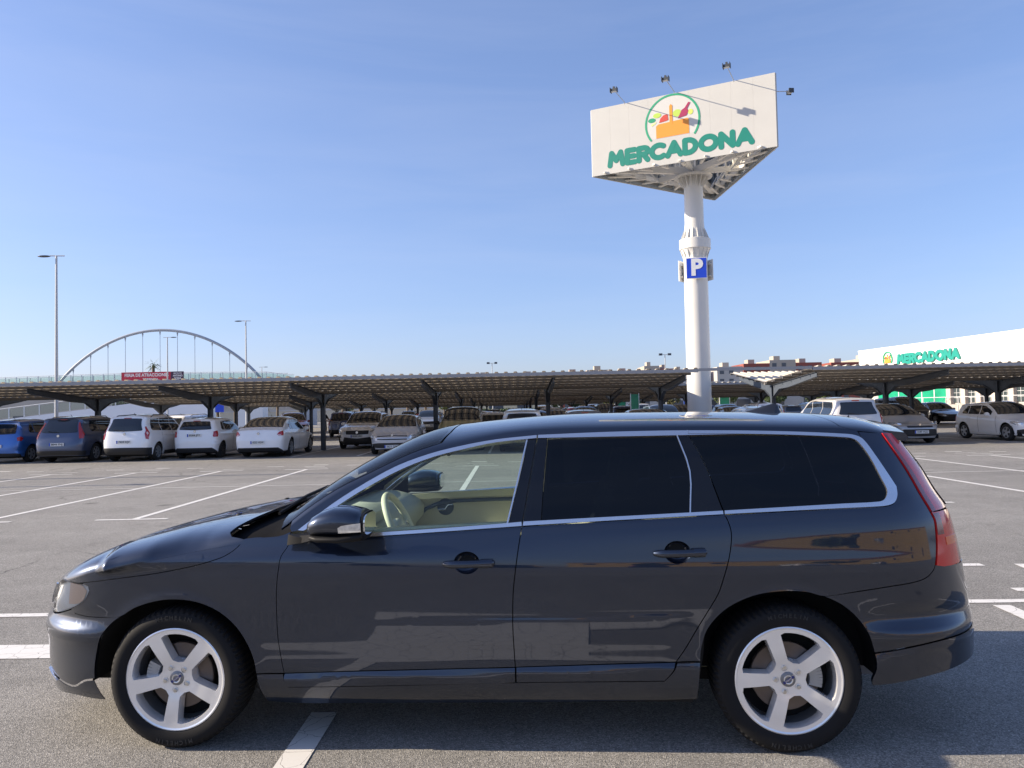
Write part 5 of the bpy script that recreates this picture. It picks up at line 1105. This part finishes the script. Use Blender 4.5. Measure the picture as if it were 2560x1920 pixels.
    for sd in(1,-1):
        m=MB();y=-sd*(hw*.97);xm=sp.get('xm',a0+.42);m.ball((xm,y-sd*.10,be+.05),.1,12,8,(.75,1.1,.8));m.beam((xm-.02,y,be+.0),(xm,y-sd*.08,be+.02),.05,.05);obj('door_mirror',m,pm if sp.get('mirror_body',True) else BPL,t,60)
    for ha in sp.get('handles',()):
        for sd in(1,-1): m=MB();yy=float(S.W(ha,be-.10)[0]);m.tube([(ha-.09,-sd*(yy+.005),be-.10),(ha,-sd*(yy+.03),be-.10),(ha+.09,-sd*(yy+.005),be-.10)],.014,6);obj('door_handle',m,pm,t,60)
    if sp.get('rails'):
        for sd in(1,-1):
            m=MB();pts=[]
            for x in np.linspace(a1+.1,r0-.05,9):
                q=S.top(np.array([x]),np.array([.13]))[0];pts.append((x,-sd*q[1],q[2]+(.055 if .0<(x-a1-.1)/(r0-a1-.15)<1 and a1+.15<x<r0-.12 else -.01)))
            m.tube(pts,.016,6);obj('roof_rail',m,BPL if sp['rails']=='b' else CHR,t,60)
    if sp.get('third'): q=S.side(np.array([U1]),np.array([H-.13]))[0];m=MB();m.box(q[0]-.02,q[0]+.012,-.13,.13,H-.15,H-.11);obj('brake_light',m,TLM,t,0)
    if sp.get('wiper'): m=MB();q=S.side(np.array([U1]),np.array([sp['rw'][0]+.03]))[0];m.tube([(q[0]+.03,0,sp['rw'][0]+.0),(q[0]+.025,-.38,sp['rw'][0]+.05)],.01,6);obj('rear_wiper',m,BPL,t)
    m=MB();m.tube([(r0-.25,0,H-.02),(r0-.17,0,H+.06)],.008,6);obj('aerial',m,BPL,t)
    if plate_f: plate(t,plate_f,-fo-.012+sp.get('pfx',0),sp.get('pfz',.44),True)
    if plate_r: z=sp.get('prz',.80);q=S.side(np.array([U1]),np.array([z]))[0];plate(t,plate_r,q[0]+.016,z,False)
    if sp.get('badge_r'): z=sp['badge_r'];q=S.side(np.array([U1]),np.array([z]))[0];m=MB();m.lathe([(.0,0),(.045,.0),(.05,-.01)],16,'x',(q[0]+.02,0,z));obj('badge',m,CHR,t)
    if sp.get('badge_f'): z=sp['badge_f'];q=S.side(np.array([U0]),np.array([z]))[0];m=MB();m.lathe([(.0,0),(.05,.0),(.055,.01)],4 if sp.get('bf4') else 16,'x',(q[0]-.016,0,z));obj('badge',m,CHR,t)
    u=MB();u.box(-fo+.25,xr-.25,-hw+.14,hw-.14,.18,.34);obj('underbody',u,DKV,t,0)
    tm,rm_,bk=wheel_meshes(wr,sp.get('wheel',0))
    for cx in(0,wb):
        for sd in(1,-1):
            w=bpy.data.objects.new('wheel',None);COL.objects.link(w);w.parent=t;w.location=(cx,-sd*(hw-.03),wr);w.rotation_euler=(0,random.uniform(0,1.2),0 if sd>0 else math.pi)
            obj('tyre',tm,tyre_mat2(),w);obj('rim',rm_,RIM if sp.get('rim')!='d' else BPL,w);obj('wheel_back',bk,DKV,w)
            m=MB();V=[];n=12
            for yy in(hw-.34,hw-.035):
                for i in range(n): q=math.pi*(-.05+1.1*i/(n-1));V.append((cx+(ar+.012)*math.cos(q),-sd*yy,wr+(ar+.012)*math.sin(q)))
            m.add(V,[(i,i+1,n+i+1,n+i) for i in range(n-1)]+[tuple(range(n))]);obj('wheel_housing',m,DKV,t,0)
    return t
def tyre_mat2(): return mat('car_tyre',(.016,.016,.017),.8)
SP={}
def sp(name,**k): SP[name]=k;return k
_tl_std=[[(.22,.78),(.30,.70),(.50,.74),(.48,.90),(.26,.92)]]
sp('insignia',wb=2.737,fo=.93,ro=1.16,hw=.925,H=1.498,belt=.95,zf=.70,zcw=.93,xw0=.62,xw1=1.42,xr0=2.45,fast=(1.09,1.01),tail=[(.2,-.12),(.4,0),(.6,.0),(.8,-.05),(.95,-.10),(1.2,-.3)],panes=[.95,1.68,2.45,2.80],qcut=.12,tl=[[(.20,.86),(.26,.80),(.52,.80),(.58,.84),(.50,.93),(.24,.97)]],tlw=[[(.42,.805),(.56,.825),(.55,.845),(.40,.83)]],val=[(.05,.22),(1,.24),(1,.37),(.5,.37),(.42,.33)],prz=.565,badge_r=.88,wheel=1,handles=(1.45,2.4),wr=.335,gaps=(1.70,.62))
sp('yaris',wb=2.51,fo=.78,ro=.66,hw=.85,H=1.51,belt=.98,zf=.76,zcw=.99,xw0=.45,xw1=1.22,xr0=2.55,tail=[(.2,-.08),(.4,0),(.62,.0),(.85,-.04),(1.0,-.07),(1.2,-.16),(1.42,-.34),(1.5,-.45)],rw=(1.07,1.37),panes=[.78,1.50,2.20,2.52],qcut=.16,tl=[[(.20,.90),(.24,.80),(.50,.79),(.54,.83),(.48,.99),(.22,1.02)]],val=[(.12,.22),(1,.24),(1,.40),(.55,.40),(.45,.36)],prz=.86,badge_r=1.0,wheel=2,rim='d',third=True,wiper=True,handles=(1.3,2.1),wr=.30,gaps=(1.52,.5))
sp('lodgy',wb=2.81,fo=.83,ro=.86,hw=.875,H=1.665,belt=1.02,zf=.80,zcw=1.04,xw0=.50,xw1=1.30,xr0=3.05,tail=[(.2,-.10),(.42,.0),(.7,-.02),(1.0,-.07),(1.2,-.12),(1.5,-.30),(1.62,-.38)],rw=(1.09,1.53),panes=[.85,1.62,2.45,3.22],qcut=.12,tl=[[(.20,1.0),(.30,.86),(.30,.78),(.46,.80),(.50,.98),(.40,1.10),(.40,1.22),(.30,1.24)]],tlw=[[(.28,.99),(.36,.94),(.42,1.0),(.36,1.06)]],val=[(.0,.24),(1,.26),(1,.50),(.05,.48)],prz=.70,badge_r=.98,wheel=1,rails='b',third=True,wiper=True,handles=(1.4,2.3),wr=.315,clad=True,gaps=(1.64,2.50,.5))
sp('picasso',wb=2.73,fo=.88,ro=.98,hw=.915,H=1.66,belt=1.03,zf=.80,zcw=1.08,xw0=.35,xw1=1.35,xr0=3.0,tail=[(.2,-.08),(.45,.02),(.7,-.0),(1.0,-.10),(1.3,-.26),(1.55,-.46),(1.66,-.55)],rw=(1.08,1.54),panes=[.75,1.60,2.40,3.02],qcut=.10,tl=[[(.22,1.02),(.30,.86),(.50,.86),(.52,.98),(.48,1.42),(.40,1.44)]],val=[(.1,.26),(1,.28),(1,.44),(.1,.42)],prz=.66,badge_r=.96,wheel=1,rails='s',third=True,wiper=True,handles=(1.35,2.2),wr=.33,gaps=(1.62,2.42,.42))
sp('ateca',wb=2.63,fo=.86,ro=.88,hw=.92,H=1.62,belt=1.02,zf=.86,zcw=1.06,xw0=.52,xw1=1.28,xr0=2.75,tail=[(.2,-.05),(.45,.0),(.8,-.02),(1.05,-.08),(1.3,-.25),(1.55,-.46)],rw=(1.12,1.46),panes=[.88,1.58,2.35,2.85],qcut=.16,tl=_tl_std,hl=(.20,.66,.70,.84),grille=[(.70,.64),(1,.62),(1,.80),(.68,.80)],grille2=[[(.52,.24),(1,.24),(1,.46),(.62,.52),(.56,.40)],[(.28,.50),(.42,.48),(.44,.62),(.30,.62)]],pfz=.56,badge_f=.72,wheel=0,rails='b',handles=(1.35,2.1),wr=.345,clad=True,gaps=(1.60,.52))
sp('c4',wb=2.61,fo=.86,ro=.80,hw=.885,H=1.47,belt=.95,zf=.70,zcw=.96,xw0=.42,xw1=1.28,xr0=2.5,tail=[(.2,-.06),(.45,.0),(.7,-.02),(.95,-.1),(1.2,-.3),(1.4,-.55)],rw=(1.02,1.32),panes=[.80,1.58,2.35,2.70],tl=_tl_std,hl=(.16,.60,.58,.73),grille=[(.62,.665),(1,.69),(1,.715),(.62,.695)],grille2=[[(.62,.55),(1,.55),(1,.585),(.62,.585)],[(.30,.27),(1,.25),(1,.44),(.66,.44),(.34,.40)]],pfz=.31,badge_f=.715,bf4=True,wheel=0,handles=(1.4,2.2),wr=.31,gaps=(1.6,.45))
sp('espace',wb=2.80,fo=.90,ro=.92,hw=.93,H=1.72,belt=1.06,zf=.88,zcw=1.14,xw0=.12,xw1=1.20,xr0=3.1,tail=[(.2,-.05),(.5,.0),(.9,-.04),(1.3,-.18),(1.65,-.32)],rw=(1.12,1.55),panes=[.62,1.50,2.35,3.2],qcut=.1,tl=_tl_std,hl=(.2,.6,.72,.88),grille=[(.66,.62),(1,.62),(1,.72),(.66,.72)],grille2=[[(.45,.26),(1,.25),(1,.42),(.55,.42)]],pfz=.5,wheel=1,handles=(1.3,2.2),wr=.33,xm=.5,mirror_body=False,rails='b')
sp('voyager',wb=3.03,fo=.95,ro=.83,hw=.96,H=1.76,belt=1.08,zf=.84,zcw=1.10,xw0=.30,xw1=1.30,xr0=3.35,tail=[(.2,-.08),(.45,.02),(.8,-.0),(1.1,-.05),(1.4,-.16),(1.7,-.34)],rw=(1.14,1.58),panes=[.75,1.60,2.55,3.45],qcut=.06,tl=[[(.20,.84),(.30,.80),(.44,.82),(.46,1.06),(.38,1.14),(.28,1.12)]],tlw=[[(.30,.86),(.42,.86),(.42,.94),(.30,.94)]],prz=.72,wheel=0,third=True,wiper=True,handles=(1.4,2.0),wr=.325)
sp('p308',wb=2.61,fo=.90,ro=.77,hw=.905,H=1.50,belt=.97,zf=.70,zcw=.99,xw0=.35,xw1=1.30,xr0=2.5,tail=[(.2,-.06),(.45,.0),(.7,-.02),(.95,-.08),(1.25,-.26),(1.45,-.5)],rw=(1.05,1.36),panes=[.78,1.58,2.35,2.72],tl=_tl_std,hl=(.10,.56,.66,.80),grille=[(.70,.60),(1,.60),(1,.66),(.70,.66)],grille2=[[(.50,.30),(1,.28),(1,.54),(.60,.54),(.50,.46)]],pfz=.44,badge_f=.70,bf4=True,wheel=0,handles=(1.4,2.2),wr=.315,gaps=(1.6,.45))
sp('golf',wb=2.575,fo=.86,ro=.76,hw=.885,H=1.48,belt=.95,zf=.70,zcw=.95,xw0=.50,xw1=1.30,xr0=2.55,tail=[(.2,-.06),(.45,.0),(.75,-.02),(1.0,-.10),(1.25,-.25),(1.42,-.42)],rw=(1.02,1.34),panes=[.85,1.60,2.32,2.75],qcut=.22,tl=_tl_std,hl=(.12,.52,.60,.74),grille=[(.62,.60),(1,.60),(1,.70),(.62,.70)],grille2=[[(.28,.28),(1,.26),(1,.46),(.60,.46),(.30,.42)]],pfz=.36,wheel=0,handles=(1.42,2.2),wr=.32,gaps=(1.62,.55))
sp('vito',wb=3.2,fo=.80,ro=.95,hw=.95,H=1.88,belt=1.15,zf=.98,zcw=1.22,xw0=.0,xw1=.95,xr0=3.6,tail=[(.2,-.05),(.5,.0),(1.2,-.05),(1.8,-.15)],rw=(1.25,1.72),panes=[.45,1.35,2.4,3.5],tl=_tl_std,hl=(.2,.55,.74,.95),grille=[(.66,.66),(1,.64),(1,.90),(.66,.90)],grille2=[[(.4,.28),(1,.26),(1,.44),(.5,.44)]],pfz=.50,badge_f=.78,wheel=1,handles=(1.0,1.6),wr=.33,mirror_body=False)
sp('suv',wb=2.66,fo=.88,ro=.92,hw=.92,H=1.67,belt=1.04,zf=.90,zcw=1.10,xw0=.50,xw1=1.25,xr0=2.85,tail=[(.2,-.05),(.5,.0),(.9,-.03),(1.2,-.14),(1.6,-.36)],rw=(1.14,1.50),panes=[.85,1.58,2.35,2.95],tl=[[(.26,.90),(.34,.86),(.48,.88),(.48,1.20),(.36,1.20)]],hl=(.2,.62,.74,.88),grille=[(.62,.66),(1,.64),(1,.84),(.62,.84)],pfz=.56,prz=.85,wheel=0,handles=(1.35,2.1),wr=.345,clad=True,rails='b')
WHITE=(.90,.90,.91);N=math.pi/2
make_car('white fastback saloon parked nose-in between the white hatchback and a carport post',WHITE,SP['insignia'],(-9.27,31.85,0),N,plate_r='8253 HSW')
make_car('white small hatchback with dark wheels between the white people carrier and white saloon',WHITE,SP['yaris'],(-11.70,31.40,0),N,plate_r='8584 JPY')
make_car('white people carrier with black bumper and diamond tail lamps under the carport',WHITE,SP['lodgy'],(-13.80,30.95,0),N,plate_r='7459 KJV')
make_car('slate blue people carrier with tall tail lamps and roof rails under the carport',(.065,.085,.15),SP['picasso'],(-16.20,31.05,0),N,metal=.5,plate_r='8844 FNJ')
SP['bluehatch']=dict(SP['c4'],tl=[[(.12,.90),(.22,.80),(.44,.80),(.48,.92),(.30,.96)]],H=1.60,belt=1.02,zcw=1.04,prz=.62,rw=(1.06,1.42),fo=.9)
make_car('bright blue compact people carrier beside the slate blue one under the carport',(.045,.16,.50),SP['bluehatch'],(-18.72,31.2,0),N,metal=.35,plate_r='4120 FLL')
make_car('white crossover with dark hexagonal grille facing out behind the silver hatchback',(.80,.81,.84),SP['ateca'],(-6.72,34.05,0),-N-.02,metal=.0,plate_f='8244 LRC')
make_car('silver hatchback with chevron grille parked facing out under the carport',(.56,.58,.62),SP['c4'],(-4.45,29.0,0),-N+.01,metal=.15,plate_f='5653 DJM')
make_car('olive beige people carrier facing out beside the silver hatchback',(.30,.28,.15),SP['espace'],(-2.05,30.4,0),-N,metal=.45)
make_car('cream white minivan seen from behind beyond the estate car roof',(.62,.60,.58),SP['voyager'],(12.25,31.05,0),N,metal=.2,plate_r='2217 CGT')
make_car('silver grey hatchback with wide lower grille facing out next to the cream minivan',(.42,.42,.43),SP['p308'],(14.85,28.95,0),-N+.03,metal=.25,plate_f='1049 HLD')
make_car('white hatchback with striped carport shadows standing alone beyond the silver grey hatchback',WHITE,SP['golf'],(19.42,29.05,0),-N+.03,plate_f='3365 GHC')
make_car('black panel van facing out under the second carport near the scooter',(.012,.012,.014),SP['vito'],(26.6,51.1,0),-N,metal=.2,plate_f='6182 FKD')
make_car('red crossover facing out behind the carport posts',(.36,.03,.035),SP['suv'],(-14.6,51.6,0),-N+.35,metal=.3,plate_f='7310 JLM')
make_car('dark blue people carrier being loaded beside the shopping trolley',(.05,.075,.20),SP['lodgy'],(-11.35,54.2,0),N,metal=.4)
make_car('black and white crossover facing out beyond the silver hatchback',(.30,.31,.33),SP['suv'],(-6.35,57.2,0),-N,metal=.4,plate_f='9021 KXB')
make_car('white crossover half hidden behind the white small hatchback',WHITE,SP['suv'],(-16.3,41.9,0),N-.25)
make_car('white estate seen from behind directly beyond the dark estate roof',(.60,.61,.62),SP['bluehatch'],(.35,31.6,0),N,metal=.3)
make_car('grey-blue hatchback parked next to the white estate under the carport',(.20,.24,.32),SP['yaris'],(2.75,32.2,0),N,metal=.5)
make_car('silver saloon with a low roof beside the grey-blue hatchback',(.42,.44,.46),SP['insignia'],(5.1,31.6,0),N,metal=.6)
make_car('cream saloon parked between the sign pole and the cream minivan',(.55,.52,.46),SP['p308'],(9.6,32.4,0),N,metal=.4)
# cars too far to single out: copies of a few kinds in their own colours
FAR=[('white',(.88,.88,.89),0),('silver',(.52,.54,.57),.2),('black',(.012,.012,.015),.2),('dark blue',(.03,.05,.14),.4),('red',(.34,.02,.025),.2),('grey',(.14,.145,.155),.5),('pale blue',(.28,.36,.48),.4)]
KIND=[('hatchback','golf'),('crossover','suv'),('people carrier','picasso'),('saloon','insignia'),('compact car','yaris'),('van','vito')]
proto={};rr=random.Random(21);used=0
def copy_car(src,loc,head,label,paint,group):
    c=copy_tree(src);c.location=loc;c.rotation_euler=(0,0,head+math.pi);c['label']=label;c['group']=group
    for o in c.children_recursive:
        for sl in o.material_slots:
            if sl.material and sl.material.name.startswith('paint_'): sl.link='OBJECT';sl.material=paint
    return c
spots=[]
for row,(ya,yb,xa,xb,lab) in enumerate([(45.9,53.1,-1,40,'second'),(62.2,69.5,-8,34,'third'),(78.6,85.9,-12,20,'fourth')]):
    x=-8.08+2.4*math.floor((xa+8.08)/2.4)+1.2
    while x<xb:
        for yy in(ya,yb):
            if rr.random()<.70-.05*row and not(abs(x-26.6)<2 and yy>50 and row==0) and not(row==0 and 15.5<x<31 and yy<50) and not (abs(x-5.9)<1.6 and row==0 and yy<50): spots.append((x+rr.uniform(-.15,.15),yy,lab,yy==ya))
        x+=2.4
spots.append((1.0,36.5,'first',False));spots.append((-.9,37.0,'first',True));spots.append((8.0,41.2,'first',False));spots.append((3.6,41.0,'first',True))
for i,(x,y,lab,near) in enumerate(spots):
    kn,ks=KIND[rr.choice([0,0,1,1,2,3,4,0,4,1,5]) if lab!='first' else [0,1,3,4][i%4]];cn,cc,mt=FAR[rr.choice([0,0,0,1,1,2,3,4,5,6,2])]
    if cn=='red' and 12<x<32: cn,cc,mt=FAR[3]
    head=N if rr.random()<.55 else -N
    yc=y-(-1 if head<0 else 1)*-1.3 if False else y+(1.3 if head>0 else -1.3)*0
    # origin is the front axle: shift so the body centres on the bay
    wbx=SP[ks]['wb']/2;off=wbx if head>0 else -wbx
    label='%s %s parked under the %s carport row'%(cn,kn,lab);grp='%s %ss in the %s row'%(cn,kn,lab)
    pt=car_paint('paint_far_%s'%cn.replace(' ','_'),cc,mt)
    if ks not in proto: proto[ks]=make_car(label,cc,SP[ks],(x,y+off,0),head,mt,group=grp,paint=pt)
    else: copy_car(proto[ks],(x,y+off,0),head,label,pt,grp)

# ------------------------------------------------------------------ people, trolley, two-wheelers, bollards
def person(x,y,rz,h,top,legs,label,reach=.0,sh=None,bare_legs=False):
    t=thing('person',label,'person',(x,y,0),rz,None);s=h/1.75
    skin=mat('skin',(.48,.28,.20),.6);J={'pel':(0,0,.95),'chest':(0,-.02,1.30),'neck':(0,-.02,1.47),'headb':(0,-.03,1.56),'head':(0,-.03,1.66),'headt':(0,-.02,1.73)}
    E=[('pel','chest'),('chest','neck'),('neck','headb'),('headb','head'),('head','headt')];Rd={'pel':(.15,.11),'chest':(.17,.12),'neck':(.055,.055),'headb':(.07,.08),'head':(.078,.095),'headt':(.05,.06)}
    for q,n in((-1,'l'),(1,'r')):
        J.update({'sh'+n:(q*.19,-.02,1.40),'el'+n:(q*.25,-.06-reach*.10,1.14),'wr'+n:(q*.22,-.14-reach*.26,.98+reach*.08),'ha'+n:(q*.21,-.18-reach*.30,.93+reach*.09),'hip'+n:(q*.10,0,.88),'kn'+n:(q*.11,-.03-.03*q,.50),'an'+n:(q*.12,.03+.05*q,.09),'to'+n:(q*.13,-.13+.05*q,.04)})
        E+=[('chest','sh'+n),('sh'+n,'el'+n),('el'+n,'wr'+n),('wr'+n,'ha'+n),('pel','hip'+n),('hip'+n,'kn'+n),('kn'+n,'an'+n),('an'+n,'to'+n)]
        Rd.update({'sh'+n:(.075,.075),'el'+n:(.05,.05),'wr'+n:(.034,.034),'ha'+n:(.04,.028),'hip'+n:(.10,.10),'kn'+n:(.065,.065),'an'+n:(.045,.045),'to'+n:(.045,.03)})
    me=bpy.data.meshes.new('body');ks=list(J);me.from_pydata([tuple(c*s for c in J[k]) for k in ks],[(ks.index(a),ks.index(b)) for a,b in E],[])
    o=bpy.data.objects.new('body',me);COL.objects.link(o);sk=o.modifiers.new('skin','SKIN');
    for i,k in enumerate(ks): sv=me.skin_vertices[0].data[i];sv.radius=tuple(r*s for r in Rd[k]);sv.use_root=(k=='pel')
    sb=o.modifiers.new('sub','SUBSURF');sb.levels=2;sb.render_levels=2
    dg=bpy.context.evaluated_depsgraph_get();dg.update();m2=bpy.data.meshes.new_from_object(o.evaluated_get(dg));bpy.data.objects.remove(o)
    m2.materials.clear()
    for mm in(skin,mat('cloth_'+label[:18].replace(' ','_'),top,.85),mat('legs_'+label[:18].replace(' ','_'),legs,.85),mat('hair_dark',(.03,.022,.016),.7),mat('shoe_dark',(.04,.04,.045),.6)): m2.materials.append(mm)
    for p in m2.polygons:
        c=p.center/s;z=c.z;p.material_index=0
        if z<.085: p.material_index=4
        elif z<.97 and abs(c.x)<.19 and not(bare_legs and z<.50): p.material_index=2
        elif .97<=z<1.46 and not(abs(c.x)>.19 and z<1.2): p.material_index=1
        elif z>1.64 and c.y>-.07: p.material_index=3
        p.use_smooth=True
    b=obj('body',m2,None,t)
    hd=MB()
    for q in(-1,1): hd.ball((q*.03*s,-.118*s,1.655*s),.009*s,6,4);
    obj('eyes',hd,mat('eye_dark',(.03,.03,.03),.3),t);hd=MB();hd.ball((0,-.128*s,1.625*s),.014*s,8,5,(.8,1.2,1.4));obj('nose',hd,skin,t)
    for q in(-1,1):
        m=MB();hx=q*.21;hy=-.18-reach*.30;hz=.93+reach*.09
        for f in range(4): m.tube([((hx+(f-1.5)*.016*1)*s,hy*s,(hz-.02)*s),((hx+(f-1.5)*.017)*s,(hy-.03)*s,(hz-.07-.008*(f in(1,2)))*s),((hx+(f-1.5)*.016)*s,(hy-.02)*s,(hz-.10)*s)],.008*s,5)
        m.tube([((hx-q*.025)*s,(hy-.0)*s,(hz)*s),((hx-q*.05)*s,(hy-.03)*s,(hz-.05)*s)],.009*s,5);obj('fingers',m,skin,t,60)
    return t
person(-12.25,50.0,R_(70),1.80,(.02,.02,.025),(.03,.03,.04),'person in black loading shopping beside the trolley and dark blue people carrier',1.0,bare_legs=True)
person(21.5,88.5,R_(200),1.72,(.75,.74,.72),(.55,.06,.05),'person in white shirt and red shorts under the far carport',0,bare_legs=True)
person(39.5,88.0,R_(160),1.75,(.10,.12,.16),(.06,.06,.08),'person in dark clothes walking beyond the sunlit carport end',0)
def trolley(x,y,rz):
    t=thing('shopping_trolley','wire shopping trolley standing behind the red crossover next to the person in black','trolley',(x,y,0),rz);w=mat('trolley_wire',(.50,.51,.53),.35,.8);b=MB()
    top=[(-.28,-.42,1.0),(.28,-.42,1.0),(.24,.45,.92),(-.24,.45,.92)];bot=[(-.22,-.32,.55),(.22,-.32,.55),(.18,.36,.60),(-.18,.36,.60)]
    for lp in(top,bot): b.tube(lp+[lp[0]],.012,5)
    for i in range(4):
        for j in range(8): f=j/8;a=Vector(top[i]).lerp(Vector(top[(i+1)%4]),f);c=Vector(bot[i]).lerp(Vector(bot[(i+1)%4]),f);b.tube([a,c],.006,4)
    obj('basket',b,w,t,60);f=MB();
    for sx in(-1,1): f.tube([(sx*.26,-.45,1.02),(sx*.25,-.38,.5),(sx*.24,.0,.16),(sx*.20,.42,.12)],.014,6)
    f.tube([(-.27,-.50,1.04),(.27,-.50,1.04)],.018,8);obj('frame',f,w,t,60)
    for sx,sy in((-1,-.3),(1,-.3),(-1,.38),(1,.38)): m=MB();m.lathe([(.0,-.02),(.06,-.02),(.06,.02),(.0,.02)],14,'x',(sx*.21,sy,.06));obj('castor',m,BPL,t)
trolley(-11.50,49.6,R_(20))
def bicycle(x,y,z,rz,label):
    t=thing('bicycle',label,'bicycle',(x,y,z),rz,None);dk=mat('bike_frame',(.25,.26,.27),.4,.3)
    for cx in(-.52,.52):
        m=MB();m.tube([(cx+.34*math.cos(a),0,.34+.34*math.sin(a)) for a in np.linspace(0,2*math.pi,25)],.016,5,False);wl=obj('wheel',m,BPL,t,60);m=MB()
        for k in range(8): a=k*math.pi/4;m.tube([(cx,0,.34),(cx+.33*math.cos(a),0,.34+.33*math.sin(a))],.003,4)
        obj('spokes',m,RIM,wl)
    m=MB()
    for a,b in(((-.52,0,.34),(-.08,0,.30)),((-.08,0,.30),(-.20,0,.80)),((-.20,0,.72),(.36,0,.78)),((-.08,0,.30),(.38,0,.72)),((.52,0,.34),(.34,0,.92)),((-.52,0,.34),(-.18,0,.70))): m.tube([a,b],.016,6)
    obj('frame',m,dk,t,60);m=MB();m.ball((-.22,0,.86),.1,10,6,(1.2,.6,.35));obj('saddle',m,BPL,t);m=MB();m.tube([(.30,-.25,.97),(.34,0,.95),(.30,.25,.97)],.012,6);obj('handlebar',m,BPL,t)
_s=math.atan2(82.5-112.5,55.2-50.9)
def onwall(s,d): return (50.9+math.cos(_s)*s+math.sin(_s)*d,112.5+math.sin(_s)*s-math.cos(_s)*d)
x_,y_=onwall(19.6,1.1);bicycle(x_,y_,1.12,_s,'bicycle leaning by the supermarket columns')
def scooter():
    t=thing('motor_scooter','dark motor scooter with top box parked beyond the black van','scooter',(34.9,63.5,0),R_(-60));b=mat('scooter_black',(.02,.021,.024),.25,0,coat=.6)
    for cx in(-.62,.62):
        w=bpy.data.objects.new('wheel',None);COL.objects.link(w);w.parent=t;m=MB();m.lathe([(.13,-.05),(.24,-.06),(.27,-.03),(.27,.03),(.24,.06),(.13,.05)],20,'y',(cx,0,.27));obj('tyre',m,BPL,w);m=MB();m.lathe([(.0,-.03),(.14,-.03),(.14,.03),(.0,.03)],14,'y',(cx,0,.27));obj('rim',m,RIM,w)
    m=MB();m.prism([(-.85,.55),(-.70,.75),(-.1,.80),(.02,.60),(.10,.32),(.36,.32),(.46,.62),(.40,1.0),(.50,1.02),(.62,.70),(.66,.45),(.48,.20),(-.25,.18),(-.45,.45)],-.17,.17,'xz');obj('body',m,b,t,30);m=MB();m.ball((-.38,0,.83),.3,12,8,(1.4,.6,.3));obj('seat',m,BPL,t)
    m=MB();m.prism([(-1.0,.90),(-.62,.88),(-.60,1.12),(-.72,1.22),(-.92,1.22),(-1.02,1.10)],-.2,.2,'xz');obj('top_box',m,b,t,30);m=MB();m.tube([(.38,-.35,1.12),(.45,0,1.08),(.38,.35,1.12)],.018,6);obj('handlebar',m,BPL,t)
    m=MB();m.prism([(.46,1.02),(.40,1.45),(.42,1.46),(.52,1.02)],-.18,.18,'xz');obj('windshield',m,DGL,t,0);m=MB()
    for sy in(-1,1): m.tube([(.36,sy*.3,1.12),(.34,sy*.38,1.30)],.008,5);m.ball((.34,sy*.4,1.34),.05,8,6,(.5,1.2,.8))
    obj('mirrors',m,BPL,t);m=MB();m.ball((.58,0,.92),.09,10,8,(.6,1.2,.8));obj('headlight',m,HLM,t)
scooter()
def bollard(x,y,label):
    t=thing('bollard',label,'bollard',(x,y,0),0,'green and white bollards');m=MB();m.tube([(0,0,0),(0,0,1.05)],.11,12);obj('post',m,mat('bollard_white',(.75,.76,.75),.5),t)
    for z in(.2,.48,.76): m=MB();m.lathe([(.113,z),(.116,z+.01),(.116,z+.13),(.113,z+.14)],16,'z');obj('green_band',m,mat('bollard_green',(.02,.36,.27),.5),t)
for s in(16.8,19.4,22.5,25.5): x_,y_=onwall(s,9.0);bollard(x_,y_,'green-banded white bollard along the supermarket kerb')
x_,y_=onwall(17.4,8.2);t=thing('kerb','long pale kerb with a yellow stretch in front of the supermarket','kerb',(*onwall(0,8.0),0),_s);m=MB();m.box(0,60,-.1,.1,0,.22);obj('kerb_stone',m,mat('kerb_concrete',(.42,.40,.36),.85),t,0);m=MB();m.box(17.2,20.5,-.104,.104,.0,.46);obj('yellow_block',m,mat('kerb_yellow',(.75,.50,.03),.6),t,0)
# what stands behind the photographer, mirrored in the flank of the estate
def back_block():
    t=thing('ochre_terrace','long ochre residential terrace across the road behind the photographer','building',(8,-62,0),R_(28));m=MB();m.box(-14,75,-12,0,0,6.2);obj('wall',m,mat('ochre_render',(.55,.36,.12),.85,noise=(.2,.1)),t,0);m=MB();m.box(-14.3,75.3,-12.3,.3,6.2,6.6);obj('roof_edge',m,mat('terrace_roof',(.30,.13,.08),.8),t,0)
    for i in range(0,24,4):
        for z in(3.9,): m=MB();m.box(-12+i*3.6,-10.6+i*3.6,0,.05,z,z+1.5);obj('window',m,DGL,t,0)
back_block()
for i,(x,y,s,k) in enumerate([(-30,-46,1.2,0),(-22,-50,1.0,1),(-40,-48,1.3,0),(4,-48,.8,1),(20,-50,.9,0),(40,-47,1.0,1)]): tree(x,y,s,k,'%s tree in front of the ochre terrace behind the photographer'%('dark' if k==0 else 'green'),'%s trees by the terrace'%('dark' if k==0 else 'green'))
for i,(x,ks,cn) in enumerate([(-9,'golf','grey'),(-3.5,'suv','black'),(2,'picasso','dark blue'),(9,'golf','white'),(15,'suv','silver'),(-16,'yaris','silver')]):
    c=[f for f in FAR if f[0]==cn][0];copy_car(proto[ks],(x,-24.5,0),-N,'%s car parked in the row behind the photographer'%cn,car_paint('paint_far_%s'%cn.replace(' ','_'),c[1],c[2]),'%s cars behind the photographer'%cn)
CAR_LOC=(-1.5483,4.5278,0);CAR_RZ=-.06542
build_estate(CAR_LOC,CAR_RZ)
